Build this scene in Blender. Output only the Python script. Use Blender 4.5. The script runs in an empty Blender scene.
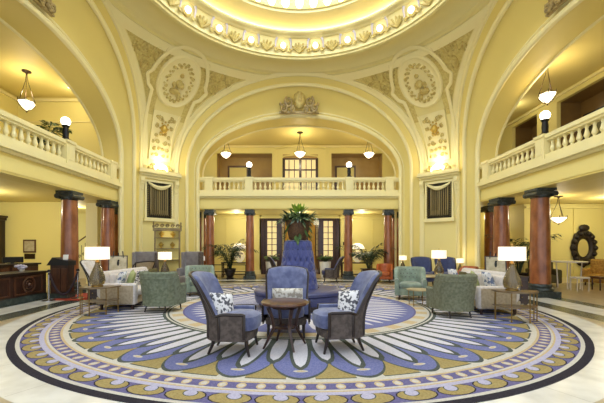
import bpy, math, random
from mathutils import Matrix, Vector
random.seed(7)
PI = math.pi
sc = bpy.context.scene
COL = sc.collection
YC = 8.2            # room centre lies at (0, YC)

# ------------------------------------------------------------------ materials
def lin(h):
    h = h.lstrip('#')
    c = [int(h[i:i+2], 16)/255 for i in (0, 2, 4)]
    return tuple((x/12.92 if x <= .04045 else ((x+.055)/1.055)**2.4) for x in c) + (1,)
MATS = {}
def mat(name, hexa, rough=.6, metal=0, hex2=None, scale=6, detail=4, bump=0, bscale=None, lo=.35, hi=.65, stretch=(1, 1, 1), coat=0, spec=.5, sheen=0):
    m = bpy.data.materials.new(name); m.use_nodes = True
    nt = m.node_tree; b = nt.nodes['Principled BSDF']
    b.inputs['Base Color'].default_value = lin(hexa)
    b.inputs['Roughness'].default_value = rough
    b.inputs['Metallic'].default_value = metal
    b.inputs['Specular IOR Level'].default_value = spec
    if coat: b.inputs['Coat Weight'].default_value = coat; b.inputs['Coat Roughness'].default_value = .12
    if sheen: b.inputs['Sheen Weight'].default_value = sheen
    if hex2 or bump:
        tc = nt.nodes.new('ShaderNodeTexCoord'); mp = nt.nodes.new('ShaderNodeMapping')
        mp.inputs['Scale'].default_value = stretch
        nt.links.new(tc.outputs['Object'], mp.inputs['Vector'])
    if hex2:
        n = nt.nodes.new('ShaderNodeTexNoise'); n.inputs['Scale'].default_value = scale; n.inputs['Detail'].default_value = detail
        nt.links.new(mp.outputs[0], n.inputs['Vector'])
        r = nt.nodes.new('ShaderNodeValToRGB')
        r.color_ramp.elements[0].position = lo; r.color_ramp.elements[1].position = hi
        r.color_ramp.elements[0].color = lin(hexa); r.color_ramp.elements[1].color = lin(hex2)
        nt.links.new(n.outputs[0], r.inputs[0]); nt.links.new(r.outputs[0], b.inputs['Base Color'])
    if bump:
        n2 = nt.nodes.new('ShaderNodeTexNoise'); n2.inputs['Scale'].default_value = bscale or scale*4
        nt.links.new(mp.outputs[0], n2.inputs['Vector'])
        bp = nt.nodes.new('ShaderNodeBump'); bp.inputs['Strength'].default_value = bump; bp.inputs['Distance'].default_value = .02
        nt.links.new(n2.outputs[0], bp.inputs['Height']); nt.links.new(bp.outputs[0], b.inputs['Normal'])
    MATS[name] = m; return m
def emit(name, hexa, strength):
    m = bpy.data.materials.new(name); m.use_nodes = True
    b = m.node_tree.nodes['Principled BSDF']
    b.inputs['Base Color'].default_value = lin(hexa); b.inputs['Roughness'].default_value = .4
    b.inputs['Emission Color'].default_value = lin(hexa); b.inputs['Emission Strength'].default_value = strength
    MATS[name] = m; return m

plaster = mat('cream_plaster', '#e8da92', .55, bump=.05, bscale=30)
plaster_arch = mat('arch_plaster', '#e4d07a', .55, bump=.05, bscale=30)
plaster_hi = mat('pale_plaster', '#efe3a8', .5)
plaster_gold = mat('gilded_field', '#d9c97e', .55, hex2='#c4ae60', scale=14, bump=.5, bscale=26)
relief = mat('relief_plaster', '#d8c67c', .5, hex2='#b39b50', scale=9)
relief_dark = mat('antiqued_relief', '#b9a268', .5, hex2='#84703e', scale=12)
aisle = mat('yellow_wall_paint', '#e9dc8e', .6)
aisle_ceil = mat('yellow_ceiling_paint', '#ead98a', .6)
pale_wall = mat('pier_paint', '#ede4b4', .55)
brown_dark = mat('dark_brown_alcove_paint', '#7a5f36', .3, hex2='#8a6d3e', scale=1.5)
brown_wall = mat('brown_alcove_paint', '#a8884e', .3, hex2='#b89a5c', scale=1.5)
marble_w = mat('white_marble', '#e6e3d8', .22, hex2='#d2cec2', scale=3, detail=8, lo=.4, hi=.7)
marble_t = mat('tan_marble', '#ab9a7c', .3, hex2='#948262', scale=4, detail=8)
marble_g = mat('dark_green_marble', '#3a423c', .25, hex2='#5a625a', scale=6, detail=8, lo=.45, hi=.8)
col_red = mat('red_marble', '#a4643a', .3, hex2='#7c4424', scale=5, detail=8, stretch=(1, 1, .5), coat=.3)
col_dark = mat('dark_red_marble', '#6a3220', .3, hex2='#4e2416', scale=5, detail=8, coat=.2)
cap_dark = mat('verde_capital', '#2e332f', .35, hex2='#535a55', scale=14, lo=.5, hi=.75)
wood_d = mat('dark_mahogany', '#42271a', .32, hex2='#2c1810', scale=5, stretch=(1, 8, 1), coat=.2)
wood_m = mat('walnut', '#5e3a22', .35, hex2='#43271a', scale=4, stretch=(6, 1, 1), coat=.2)
wood_blk = mat('ebonised_wood', '#261a15', .35)
table_top = mat('bronzed_wood', '#7f6a4c', .35, hex2='#67543a', scale=7)
wood_pale = mat('limed_wood', '#b8a882', .5, hex2='#94845e', scale=7)
blue_v = mat('blue_velvet', '#6b7295', .78, hex2='#4a5177', scale=9, sheen=.4, bump=.1, bscale=60)
blue_l = mat('blue_leather', '#454972', .4, hex2='#393d64', scale=6)
blue_t = mat('blue_tufted_velvet', '#474e88', .65, hex2='#3b4279', scale=6, sheen=.4)
navy_v = mat('navy_velvet', '#333e6b', .75, hex2='#283259', scale=8, sheen=.3)
taupe = mat('taupe_fabric', '#5b5049', .8, hex2='#453b36', scale=18, lo=.4, hi=.6)
green_f = mat('sage_chenille', '#7d846e', .85, hex2='#626a55', scale=16, bump=.2, bscale=70)
green_d = mat('moss_chenille', '#7c7e67', .85, hex2='#63664e', scale=20, bump=.2, bscale=70)
green_s = mat('seafoam_velvet', '#8b9985', .8, hex2='#6f7d6c', scale=7, sheen=.3)
cream_f = mat('cream_linen', '#d6d0cb', .85, hex2='#c6bfba', scale=20)
cream_p = mat('cream_panel_linen', '#b9a98d', .85, hex2='#a5957a', scale=20)
grey_v = mat('grey_velvet', '#8a8380', .75, hex2='#736c6b', scale=5, sheen=.3)
orange_l = mat('rust_leather', '#b05a2a', .45, hex2='#954618', scale=7)
gold_f = mat('gold_brocade', '#b58f44', .6, hex2='#8a6427', scale=16)
olive_f = mat('olive_fabric', '#5e5631', .8)
lime_p = mat('green_pillow_cloth', '#a9b27c', .85, hex2='#939d66', scale=9)
white_p = mat('white_pillow_cloth', '#dcd9d6', .85)
damask = mat('black_white_damask', '#e4e2e2', .8, hex2='#55555c', scale=22, detail=1, lo=.5, hi=.56)
damask_b = mat('blue_white_damask', '#e6e6ea', .8, hex2='#6f7fa0', scale=13, detail=1, lo=.5, hi=.58)
damask_g = mat('grey_white_damask', '#d9d3c6', .8, hex2='#a59b89', scale=16, detail=1, lo=.48, hi=.56)
brass = mat('aged_brass', '#8f7444', .35, .9)
bronze = mat('dark_bronze', '#3a2a1a', .4, .7)
chrome = mat('polished_steel', '#b9b9bd', .2, 1)
black_m = mat('black_metal', '#191817', .4, .4)
black_pl = mat('black_plastic', '#141416', .4)
rope_m = mat('plum_rope', '#2a1a22', .7)
redmat = mat('red_mat_pile', '#b8472f', .9, hex2='#a03a26', scale=30)
leaf_a = mat('leaf_green', '#4c6a2c', .5, hex2='#33501f', scale=8)
leaf_y = mat('leaf_lime', '#9ab53c', .5, hex2='#7d9c30', scale=8)
leaf_d = mat('leaf_dark', '#31472a', .5, hex2='#20331c', scale=8)
leaf_v = mat('leaf_variegated', '#8f9b68', .5, hex2='#4f6b36', scale=11, lo=.45, hi=.55)
wicker = mat('brown_wicker', '#6a4a2a', .7, hex2='#3e2916', scale=40, bump=.5, bscale=60)
potwhite = mat('white_glaze', '#ddd8cc', .35)
potdark = mat('dark_urn_glaze', '#2b211c', .3)
antique = mat('antique_gilt', '#8d7a4c', .45, hex2='#6a5a36', scale=8)
paper = mat('printed_paper', '#bfb498', .7, hex2='#a89c7e', scale=9)
paper_w = mat('white_card', '#eeece6', .6)
mirror_m = mat('mirror_glass', '#e8e4d4', .04, 1)
carved = mat('carved_black_wood', '#20150f', .45, bump=.5, bscale=25)
key_m = mat('key_tags', '#c9c2ac', .5)
painting = mat('landscape_paint', '#6b6a3a', .4, hex2='#3c3a1e', scale=2.2)
stone_p = mat('pale_stone_top', '#dcd6cc', .25)
orn_gold = mat('gilt_ornament', '#cfae52', .35, .6)
silverleaf = mat('silver_leaf', '#c8c2d2', .35, .3)
amber_wall = mat('vestibule_wall', '#c79a3f', .6)

def glass(name, hexa, rough=.08, alpha=.35):
    m = bpy.data.materials.new(name); m.use_nodes = True
    b = m.node_tree.nodes['Principled BSDF']
    b.inputs['Base Color'].default_value = lin(hexa); b.inputs['Roughness'].default_value = rough
    b.inputs['Transmission Weight'].default_value = alpha; b.inputs['IOR'].default_value = 1.45
    return m
lampglass = glass('smoked_lamp_glass', '#9c8f72', .06, .8)
pane_lit = emit('lit_glazing', '#e8d59a', .55)
shade_m = emit('lit_lamp_shade', '#fff0d4', .92)
shade_dim = emit('printed_lamp_shade', '#d9d2cc', .35)
globe_m = emit('lit_globe', '#fff4e0', 7)
bowl_m = emit('lit_glass_bowl', '#ffedc8', 3.2)
bulb_m = emit('lit_dome_bulb', '#fff5dc', 3)
tear_m = emit('lit_dome_drop', '#fffdf4', 6)
dome_glass = emit('backlit_dome_glass', '#e6f0ff', 5)
sconce_m = emit('lit_sconce_glass', '#fff0c8', 6)
cove_m = emit('cove_light_strip', '#ffedc0', 14)

# ------------------------------------------------------------------ mesh builder
class MB:
    def __init__(s): s.v = []; s.f = []; s.mi = []; s.cur = 0
    def mat(s, i): s.cur = i; return s
    def add(s, vs, fs, xf=None):
        o = len(s.v)
        s.v += [tuple(xf @ Vector(p)) if xf else tuple(p) for p in vs]
        for f in fs: s.f.append(tuple(i+o for i in f)); s.mi.append(s.cur)
        return s
    def box(s, x0, x1, y0, y1, z0, z1, xf=None):
        vs = [(x, y, z) for z in (z0, z1) for y in (y0, y1) for x in (x0, x1)]
        return s.add(vs, [(0, 2, 3, 1), (4, 5, 7, 6), (0, 1, 5, 4), (2, 6, 7, 3), (0, 4, 6, 2), (1, 3, 7, 5)], xf)
    def cbox(s, c, d, xf=None):
        return s.box(c[0]-d[0]/2, c[0]+d[0]/2, c[1]-d[1]/2, c[1]+d[1]/2, c[2]-d[2]/2, c[2]+d[2]/2, xf)
    def rbox(s, x0, x1, y0, y1, z0, z1, r=.03, xf=None, puff=0, n=3):
        C = ((x0+x1)/2, (y0+y1)/2, (z0+z1)/2); H = ((x1-x0)/2, (y1-y0)/2, (z1-z0)/2)
        r = min(r, min(H)*.98)
        def ax(h):
            a = [-h + r*(1-math.cos(PI/2*i/3)) for i in range(4)]
            inner = [(-h+r) + (2*(h-r))*i/n for i in range(1, n)]
            return a + inner + [-q for q in reversed(a)]
        A = [ax(h) for h in H]
        for k in range(3):
            i, j = (k+1) % 3, (k+2) % 3
            for sg in (-1, 1):
                vs = []; nu, nv = len(A[i]), len(A[j])
                for a in A[i]:
                    for b in A[j]:
                        q = [0, 0, 0]; q[k] = sg*H[k]; q[i] = a; q[j] = b
                        c = [max(-(H[t]-r), min(H[t]-r, q[t])) for t in range(3)]
                        d = Vector([q[t]-c[t] for t in range(3)]); d = d.normalized()*r
                        p = [c[t]+d[t] for t in range(3)]
                        if puff:
                            g = (1-(p[0]/H[0])**2)*(1-(p[1]/H[1])**2)
                            p[2] += puff*max(0, g)*(1 if p[2] > 0 else -.3)
                        vs.append([p[t]+C[t] for t in range(3)])
                fs = []
                for a in range(nu-1):
                    for b in range(nv-1):
                        q = (a*nv+b, (a+1)*nv+b, (a+1)*nv+b+1, a*nv+b+1)
                        fs.append(q if sg > 0 else q[::-1])
                s.add(vs, fs, xf)
        return s
    def grid(s, fn, us, vs_, closed=False, xf=None, flip=False):
        nu, nv = len(us), len(vs_)
        vs = [fn(u, v) for u in us for v in vs_]
        fs = []
        for a in range(nu if closed else nu-1):
            for b in range(nv-1):
                a2 = (a+1) % nu
                q = (a*nv+b, a2*nv+b, a2*nv+b+1, a*nv+b+1)
                fs.append(q[::-1] if flip else q)
        return s.add(vs, fs, xf)
    def lathe(s, prof, c=(0, 0, 0), n=20, sx=1, sy=1, cap=True, xf=None, sq=None):
        def fn(u, v):
            r, z = prof[int(v)]
            cx, cy = math.cos(u), math.sin(u)
            if sq:
                k = (abs(cx)**sq+abs(cy)**sq)**(-1/sq); cx *= k; cy *= k
            return (c[0]+r*sx*cx, c[1]+r*sy*cy, c[2]+z)
        s.grid(fn, [2*PI*i/n for i in range(n)], range(len(prof)), True, xf)
        if cap:
            for idx, rev in ((0, True), (len(prof)-1, False)):
                if prof[idx][0] > 1e-4:
                    vs = [fn(2*PI*i/n, idx) for i in range(n)]
                    s.add(vs, [tuple(range(n))[::-1] if rev else tuple(range(n))], xf)
        return s
    def cyl(s, c, r, z0, z1, n=16, r2=None, xf=None):
        return s.lathe([(r, z0), (r if r2 is None else r2, z1)], (c[0], c[1], 0), n, xf=xf)
    def ball(s, c, r, n=14, sx=1, sy=1, sz=1, xf=None):
        k = max(5, n//2)
        prof = [(r*math.sin(PI*i/k)+(1e-5), -r*sz*math.cos(PI*i/k)) for i in range(k+1)]
        return s.lathe(prof, c, n, sx, sy, False, xf)
    def tube(s, pts, r, n=8, xf=None, caps=True, closed=False, flat=1):
        P = [Vector(p) for p in pts]; m = len(P)
        R = r if isinstance(r, (list, tuple)) else [r]*m
        up = Vector((0, 0, 1)); rings = []
        prev = None
        for i in range(m):
            a = P[(i-1) % m] if closed or i > 0 else P[i]; b = P[(i+1) % m] if closed or i < m-1 else P[i]
            t = (b-a); t = t.normalized() if t.length > 1e-9 else Vector((0, 0, 1))
            ref = prev if prev is not None else (up if abs(t.z) < .9 else Vector((1, 0, 0)))
            e1 = (ref - t*ref.dot(t))
            if e1.length < 1e-6: e1 = t.orthogonal()
            e1.normalize(); e2 = t.cross(e1); prev = e1
            rings.append([P[i] + (e1*math.cos(2*PI*k/n)*flat + e2*math.sin(2*PI*k/n))*R[i] for k in range(n)])
        vs = [p for g in rings for p in g]; fs = []
        for i in range(m if closed else m-1):
            j = (i+1) % m
            for k in range(n):
                l = (k+1) % n
                fs.append((i*n+k, i*n+l, j*n+l, j*n+k))
        if caps and not closed:
            fs.append(tuple(range(n))[::-1]); fs.append(tuple((m-1)*n+k for k in range(n)))
        return s.add(vs, fs, xf)
    def prism(s, poly, a0, a1, axis='y', xf=None):
        n = len(poly)
        def p(u, w, a): return {'y': (u, a, w), 'x': (a, u, w), 'z': (u, w, a)}[axis]
        vs = [p(u, w, a0) for u, w in poly] + [p(u, w, a1) for u, w in poly]
        fs = [tuple(range(n)), tuple(range(2*n-1, n-1, -1))]
        fs += [(i, i+n, (i+1) % n+n, (i+1) % n) for i in range(n)]
        return s.add(vs, fs, xf)
    def build(s, name, mats, parent=None, smooth=True, angle=40, loc=None):
        me = bpy.data.meshes.new(name); me.from_pydata(s.v, [], s.f)
        mats = mats if isinstance(mats, (list, tuple)) else [mats]
        for m in mats: me.materials.append(m)
        me.polygons.foreach_set('material_index', s.mi)
        import bmesh
        bm = bmesh.new(); bm.from_mesh(me)
        bmesh.ops.remove_doubles(bm, verts=bm.verts, dist=1e-5)
        if not getattr(s, 'keepn', False): bmesh.ops.recalc_face_normals(bm, faces=bm.faces)
        bm.to_mesh(me); bm.free()
        me.polygons.foreach_set('use_smooth', [smooth]*len(me.polygons))
        if smooth: me.set_sharp_from_angle(angle=math.radians(angle))
        o = bpy.data.objects.new(name, me); COL.objects.link(o)
        if parent: o.parent = parent
        if loc: o.location = loc
        return o
ALL = []
def tag(o, label, cat, group=None, kind=None):
    o['label'] = label; o['category'] = cat
    if group: o['group'] = group
    if kind: o['kind'] = kind
    ALL.append(o); return o
def thing(name, label, cat, loc=(0, 0, 0), rz=0, group=None):
    o = bpy.data.objects.new(name, None); COL.objects.link(o)
    o.location = loc; o.rotation_euler = (0, 0, rz); o.empty_display_size = .2
    return tag(o, label, cat, group)
def struct(o): o['kind'] = 'structure'; return o
def dup(root, loc, rz=0, label=None, group=None):
    r = root.copy(); COL.objects.link(r); r.location = loc; r.rotation_euler = (0, 0, rz)
    if label: r['label'] = label
    if group: r['group'] = group
    for ch in list(root.children):
        c = ch.copy(); COL.objects.link(c); c.parent = r
        for g in ch.children:
            d = g.copy(); COL.objects.link(d); d.parent = c
    ALL.append(r); return r
def light(kind, loc, energy, color=(1, .86, .6), size=.1, rot=None):
    l = bpy.data.lights.new(kind.lower()+'_light', kind); l.energy = energy; l.color = color
    if kind == 'AREA': l.shape = 'DISK'; l.size = size
    else: l.shadow_soft_size = size
    o = bpy.data.objects.new(l.name, l); COL.objects.link(o); o.location = loc
    if rot: o.rotation_euler = rot
    return o
def lerp(a, b, t): return a+(b-a)*t
def sst(a, b, x):
    t = max(0, min(1, (x-a)/(b-a))); return t*t*(3-2*t)
# ------------------------------------------------------------------ floor
def ring_pts(r, n, a0=0): return [(r*math.sin(a0+2*PI*i/n), -r*math.cos(a0+2*PI*i/n)) for i in range(n)]
fl = MB()
fl.mat(0).box(-14, 14, -4, 20, -.3, 0)
def fband(x0, x1, y0, y1, z, i): fl.mat(i).add([(x0, y0, z), (x1, y0, z), (x1, y1, z), (x0, y1, z)], [(0, 1, 2, 3)])
for (a, b, m) in ((5.74, 6.25, 2), (6.25, 6.95, 1), (6.95, 7.36, 2)):
    for sg in (-1, 1):
        lo, hi = sorted((sg*a, sg*b))
        fband(lo, hi, YC-b if True else 0, YC+b, .001, m)
        lo2, hi2 = sorted((YC+sg*a, YC+sg*b))
        fband(-a, a, lo2, hi2, .001, m)
N = 128
def annulus(mb, r0, r1, z, i, cy=0, n=N):
    vs = []; fs = []
    for k in range(n):
        a = 2*PI*k/n
        for r in (r0, r1): vs.append((r*math.sin(a), cy-r*math.cos(a), z))
    for k in range(n):
        j = (k+1) % n; fs.append((2*k, 2*j, 2*j+1, 2*k+1))
    mb.mat(i).add(vs, fs)
annulus(fl, 5.3, 5.76, .002, 1, YC)
for k in range(32):       # radial joints between the curved marble slabs
    a = 2*PI*(k+.4)/32; c, s_ = math.cos(a), math.sin(a); w = .004
    fl.mat(3).add([(r*s_+q*c, YC-r*c+q*s_, .003) for r, q in ((5.35, -w), (5.74, -w), (5.74, w), (5.35, w))], [(0, 1, 2, 3)])
joint = mat('marble_joint', '#9a9484', .5)
struct(fl.build('floor', [marble_t, marble_w, marble_g, joint], smooth=False))

# ------------------------------------------------------------------ rug
def rugmat(name, h, h2=None, stripes=False):
    return mat(name, h, .95, hex2=h2 or h, scale=55, detail=2, spec=.1)
RM = [rugmat('rug_black', '#3a363c', '#2e2b31'), rugmat('rug_cream', '#cfc9bb', '#c0baab'), rugmat('rug_purple', '#746e94', '#625c84'),
      rugmat('rug_gold', '#ac9a66', '#978453'), rugmat('rug_lavender', '#bdb8cb', '#aaa6bc'), rugmat('rug_blue', '#7c7fa8', '#676b97'),
      rugmat('rug_white', '#d6d2d6', '#c6c2c8'), rugmat('rug_moss', '#5b6058', '#4c5149'), rugmat('rug_sand', '#cdb891', '#bba57c')]
BLK, CRM, PUR, GLD, LAV, BLU, WHT, MOS, SND = range(9)
rug = MB(); rug.keepn = True
ZR = [.006]
def lay(): ZR[0] += .0003; return ZR[0]
def disk(r, i):
    z = lay(); vs = [(0, 0, z)] + [(x, y, z) for x, y in ring_pts(r, 152)]
    rug.mat(i).add(vs, [(0, k+1, (k+1) % 152+1) for k in range(152)])
def wavy(r0, fn, i, n):
    z = lay(); vs = []; fs = []
    for k in range(n):
        a = 2*PI*k/n
        for r in (r0, fn(a)): vs.append((r*math.sin(a), -r*math.cos(a), z))
    for k in range(n):
        j = (k+1) % n; fs.append((2*k, 2*k+1, 2*j+1, 2*j))
    rug.mat(i).add(vs, fs)
def blob(pts, i, z):      # pts: list of (r, theta)
    rug.mat(i).add([(r*math.sin(t), -r*math.cos(t), z) for r, t in pts], [tuple(range(len(pts)))])
def oval(r, t, hr, ht, i, z, rot=0, n=14):
    out = []
    for k in range(n):
        a = 2*PI*k/n; x, y = ht*math.cos(a), hr*math.sin(a)
        x, y = x*math.cos(rot)-y*math.sin(rot), x*math.sin(rot)+y*math.cos(rot)
        out.append((r+y, t+x/r))
    blob(out, i, z)
def leaf(t, r0, r1, rm, w0, wm, i, z):    # half widths in radians
    L = []; Rr = []
    for k in range(13):
        q = k/12; r = lerp(r0, r1, q)
        qm = (rm-r0)/(r1-r0)
        w = lerp(w0, wm, sst(0, qm, q)) if q < qm else wm*math.sqrt(max(0, 1-((q-qm)/(1-qm))**1.6))
        L.append((r, t-w)); Rr.append((r, t+w))
    blob(L+Rr[::-1][1:], i, z)
vs = [(x, y, z) for z in (.0, .006) for x, y in ring_pts(5.37, 152)]
rug.mat(BLK).add(vs, [(k, (k+1) % 152, (k+1) % 152+152, k+152) for k in range(152)])
disk(5.37, BLK); disk(5.27, CRM); disk(5.22, PUR)
z1, z2, z3 = lay(), lay(), lay()
NP = 72
for k in range(NP):
    t = 2*PI*(k+.5)/NP; sd = 1 if t < PI else -1
    oval(5.09, t, .125, .215, BLK, z1, 0); oval(5.09, t, .11, .2, GLD, z2, 0)
    oval(5.045, t-sd*.006, .072, .082, MOS, z2+.00015, sd*-.4); oval(5.045, t-sd*.006, .06, .07, LAV, z3, sd*-.4)
disk(4.995, LAV); disk(4.93, SND); disk(4.905, CRM); disk(4.875, PUR)
z = lay()
for k in range(150):
    t = 2*PI*k/150; oval(4.80, t, .07, .052, SND, z, 0, 10); oval(4.80, t, .04, .036, CRM, z+.00015, 0, 8)
lay(); disk(4.725, SND); disk(4.69, CRM)
KP = 38; SP = 2*PI/KP
def dl(a): return ((a/SP+.5) % 1)-.5
def scal(off):
    return lambda a: 4.10-off*.75+(.525-off*.2)*max(0, 1-(2.0*abs(dl(a)))**1.8)**.72
def notch(off):
    return lambda a: 4.0 if abs(dl(a)) < .17+off*1.2 else 4.61-off
NW = KP*24
wavy(3.9, notch(0), MOS, NW); wavy(3.9, notch(.022), GLD, NW)
wavy(2.9, scal(0), MOS, NW); wavy(2.9, scal(.06), BLU, NW); disk(3.62, MOS)
zd, zw = lay(), lay()
for k in range(KP):      # seams between neighbouring petals
    t = SP*(k+.5); blob([(3.0, t-.012), (4.14, t-.008), (4.14, t+.008), (3.0, t+.012)], MOS, zd)
for k in range(KP*2):
    t = SP*k/2; e = k % 2
    leaf(t, 3.0, 4.36 if not e else 4.14, 3.45, .036, .0412, MOS, zd+.0001)
    leaf(t, 3.0, 4.25 if not e else 4.02, 3.4, .025, .0295, WHT, zw+.00005)
z = lay()
for k in range(KP): oval(4.375, SP*k, .035, .085, CRM, z); oval(4.375, SP*k, .02, .05, SND, z+.00015)
lay(); disk(3.06, MOS); disk(3.0, CRM); disk(2.965, MOS); disk(2.93, CRM); disk(2.88, SND)
z = lay()
for k in range(64):
    if k % 2: 
        t0, t1 = 2*PI*k/64, 2*PI*(k+1)/64; blob([(2.66, t0), (2.88, t0), (2.88, t1), (2.66, t1)], CRM, z)
disk(2.66, PUR); disk(2.62, BLU)
z = lay()
for k in range(56): leaf(2*PI*k/56, .9, 2.5, 2.0, .02, .032, WHT, z)
tag(rug.build('rug', RM, smooth=False, loc=(-.02, YC, .001)), 'large round blue, white and gold rug with scalloped petal pattern and black border', 'rug')

# ------------------------------------------------------------------ arches and pendentives
Z0 = 4.7
FARL = lambda u, d, z: (u, YC+d, z)
SIDER = lambda u, d, z: (d, YC-u, z)
SIDEL = lambda u, d, z: (-d, YC+u, z)
def cO(p):
    s, c = math.sin(p), math.cos(p); return (5.28*c, 6.27-.95*max(0, s)**1.6, Z0+3.68*s)
def cM(p):
    s, c = math.sin(p), math.cos(p); return (4.79*c, 6.34-.75*max(0, s)**1.6, Z0+3.32*s)
def cI(p):
    s, c = math.sin(p), math.cos(p); return (4.42*c, 6.65-.3*max(0, s)**1.6, Z0+2.35*s)
def cB(p):
    s, c = math.sin(p), math.cos(p); return (4.40*c, 7.3, Z0+2.27*s)
NPH = 64
phis = [PI*i/NPH for i in range(NPH+1)]
legz = [0, .3, 1.2, 2.4, 3.3, 3.36, 3.6]
def curve(fn):
    a = fn(0); b = fn(PI)
    return [(a[0], a[1], z) for z in legz] + [fn(p) for p in phis] + [(b[0], b[1], z) for z in legz[::-1]]
CO, CM, CI, CB = curve(cO), curve(cM), curve(cI), curve(cB)
CB = [(u, 6.72 if z < 3.34 else d, z) for u, d, z in CB]
trimn = [0]
def trim(mb, m, **k):
    trimn[0] += 1; return struct(mb.build('trim_%d' % trimn[0], m, **k))
def mul(T, pts): return [T(*p) for p in pts]
CART = []
for T, side in ((FARL, 'far'), (SIDEL, 'left'), (SIDER, 'right')):
    mb = MB()
    prof = []
    for o, m_, i_, b_ in zip(CO, CM, CI, CB):
        row = [o]
        for q in (.33, .66): row.append(tuple(lerp(o[j], m_[j], q) for j in range(3)))
        row.append(m_)
        gap = math.dist(m_, i_)
        for q in (.2, .4, .6, .8):
            p = [lerp(m_[j], i_[j], q) for j in range(3)]; p[1] += .16*gap*math.sin(PI*q); row.append(tuple(p))
        row.append(i_)
        for q in (.35, .7): row.append(tuple(lerp(i_[j], b_[j], q) for j in range(3)))
        row.append(b_)
        prof.append(row)
    n = len(prof[0])
    mb.grid(lambda a, b: T(*prof[a][b]), range(len(prof)), range(n))
    # wall behind, closing the arch towards the gallery
    def backw(a, b):
        p = CB[a]
        if b == 0: return T(*p)
        sg = 1 if p[0] > 0 else -1
        q = a-len(legz)
        if q < 0 or q > NPH: return T(sg*6.4, p[1], p[2])
        s = math.sin(phis[q])
        return T(6.4*math.cos(phis[q]) if s < .8 else 6.4*math.cos(phis[q]), 7.3, lerp(Z0, 7.6, s**.6))
    mb.grid(backw, range(len(CB)), (0, 1))
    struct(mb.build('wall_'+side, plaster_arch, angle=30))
    mb = MB()
    mb.tube(mul(T, [(u, d-.03, z) for u, d, z in CM]), .075, 8)
    trim(mb, plaster_hi)
    mb = MB()
    mb.tube(mul(T, [(u, d-.03, z+.0) for u, d, z in CI]), .085, 8)
    mb.tube(mul(T, [(u*1.035, d-.02, z+(.17*max(0, (z-Z0))/2.35)) for u, d, z in CI]), .04, 6)
    mb.tube(mul(T, [(u, 7.3, z) for u, d, z in CB]), .05, 6)
    trim(mb, plaster_hi)
    mb = MB()     # flat outer band hugging the pendentive edge
    def ob(a, b):
        o, m_ = CO[a], CM[a]; q = (-.02, -.02, .30, .30)[b]; off = (.0, .06, .06, .0)[b]
        p = [lerp(o[j], m_[j], q) for j in range(3)]; p[1] -= off; return T(*p)
    mb.grid(ob, range(len(CO)), range(4)); trim(mb, plaster_hi)

# pendentives: swept between neighbouring arches
def pend(sgn, s, t, off=0):
    def base(s, t):
        s_ = max(0, min(1, s)); c = math.sqrt(max(0, 1-s_*s_)); d = 6.27-.95*s_**1.6; u = 5.28*c
        r = math.hypot(u, d); ta = math.atan2(u, d); th = lerp(ta, PI/2-ta, t)
        De = PI/4-ta; rc = r*math.cos(De)/math.cos(th-PI/4)
        rr = lerp(rc, r, s_*s_)
        return Vector((rr*math.sin(th), rr*math.cos(th), Z0+3.68*s))
    p = base(s, t)
    if off:
        e = .01
        du = base(s, min(1, t+e))-base(s, max(0, t-e)); dv = base(min(1, s+e), t)-base(s-e if s > e else 0, t)
        nrm = du.cross(dv); nrm.normalize()
        if nrm.dot(Vector((p.x, p.y, 0))) > 0: nrm = -nrm
        p = p+nrm*off
    return (sgn*p.x, YC+p.y, p.z)
def pw(s):
    s = max(0, min(.999, s)); c = math.sqrt(1-s*s); d = 6.27-.95*s**1.6; u = 5.28*c
    r = math.hypot(u, d); ta = math.atan2(u, d); return 2*r*math.sin(PI/4-ta)
def PM(sgn, a, z, off=0):
    s = (z-Z0)/3.68; return pend(sgn, s, .5+a/pw(s), off)
ss = [i/36 for i in range(36)] + [.985, 1]
tt = [i/24 for i in range(25)]
def spiral(sgn, a, z, r, turns, ph, hand, off=.03, tr=.035):
    pts = []; rr = []
    n = int(turns*14)
    for i in range(n+1):
        q = i/n; an = ph+hand*2*PI*turns*q; R = r*(1-q*.88)
        pts.append(PM(sgn, a+R*math.cos(an), z+R*math.sin(an), off)); rr.append(tr*(1-.45*q))
    return pts, rr
def path(sgn, ctrl, n=8, off=.03):
    out = []
    for (a0, z0), (a1, z1) in zip(ctrl[:-1], ctrl[1:]):
        for i in range(n): out.append(PM(sgn, lerp(a0, a1, i/n), lerp(z0, z1, i/n), off))
    out.append(PM(sgn, ctrl[-1][0], ctrl[-1][1], off)); return out
def arcp(sgn, a, z, ra, rz, t0, t1, off, n=24):
    return [PM(sgn, a+ra*math.cos(lerp(t0, t1, i/n)), z+rz*math.sin(lerp(t0, t1, i/n)), off) for i in range(n+1)]
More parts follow.
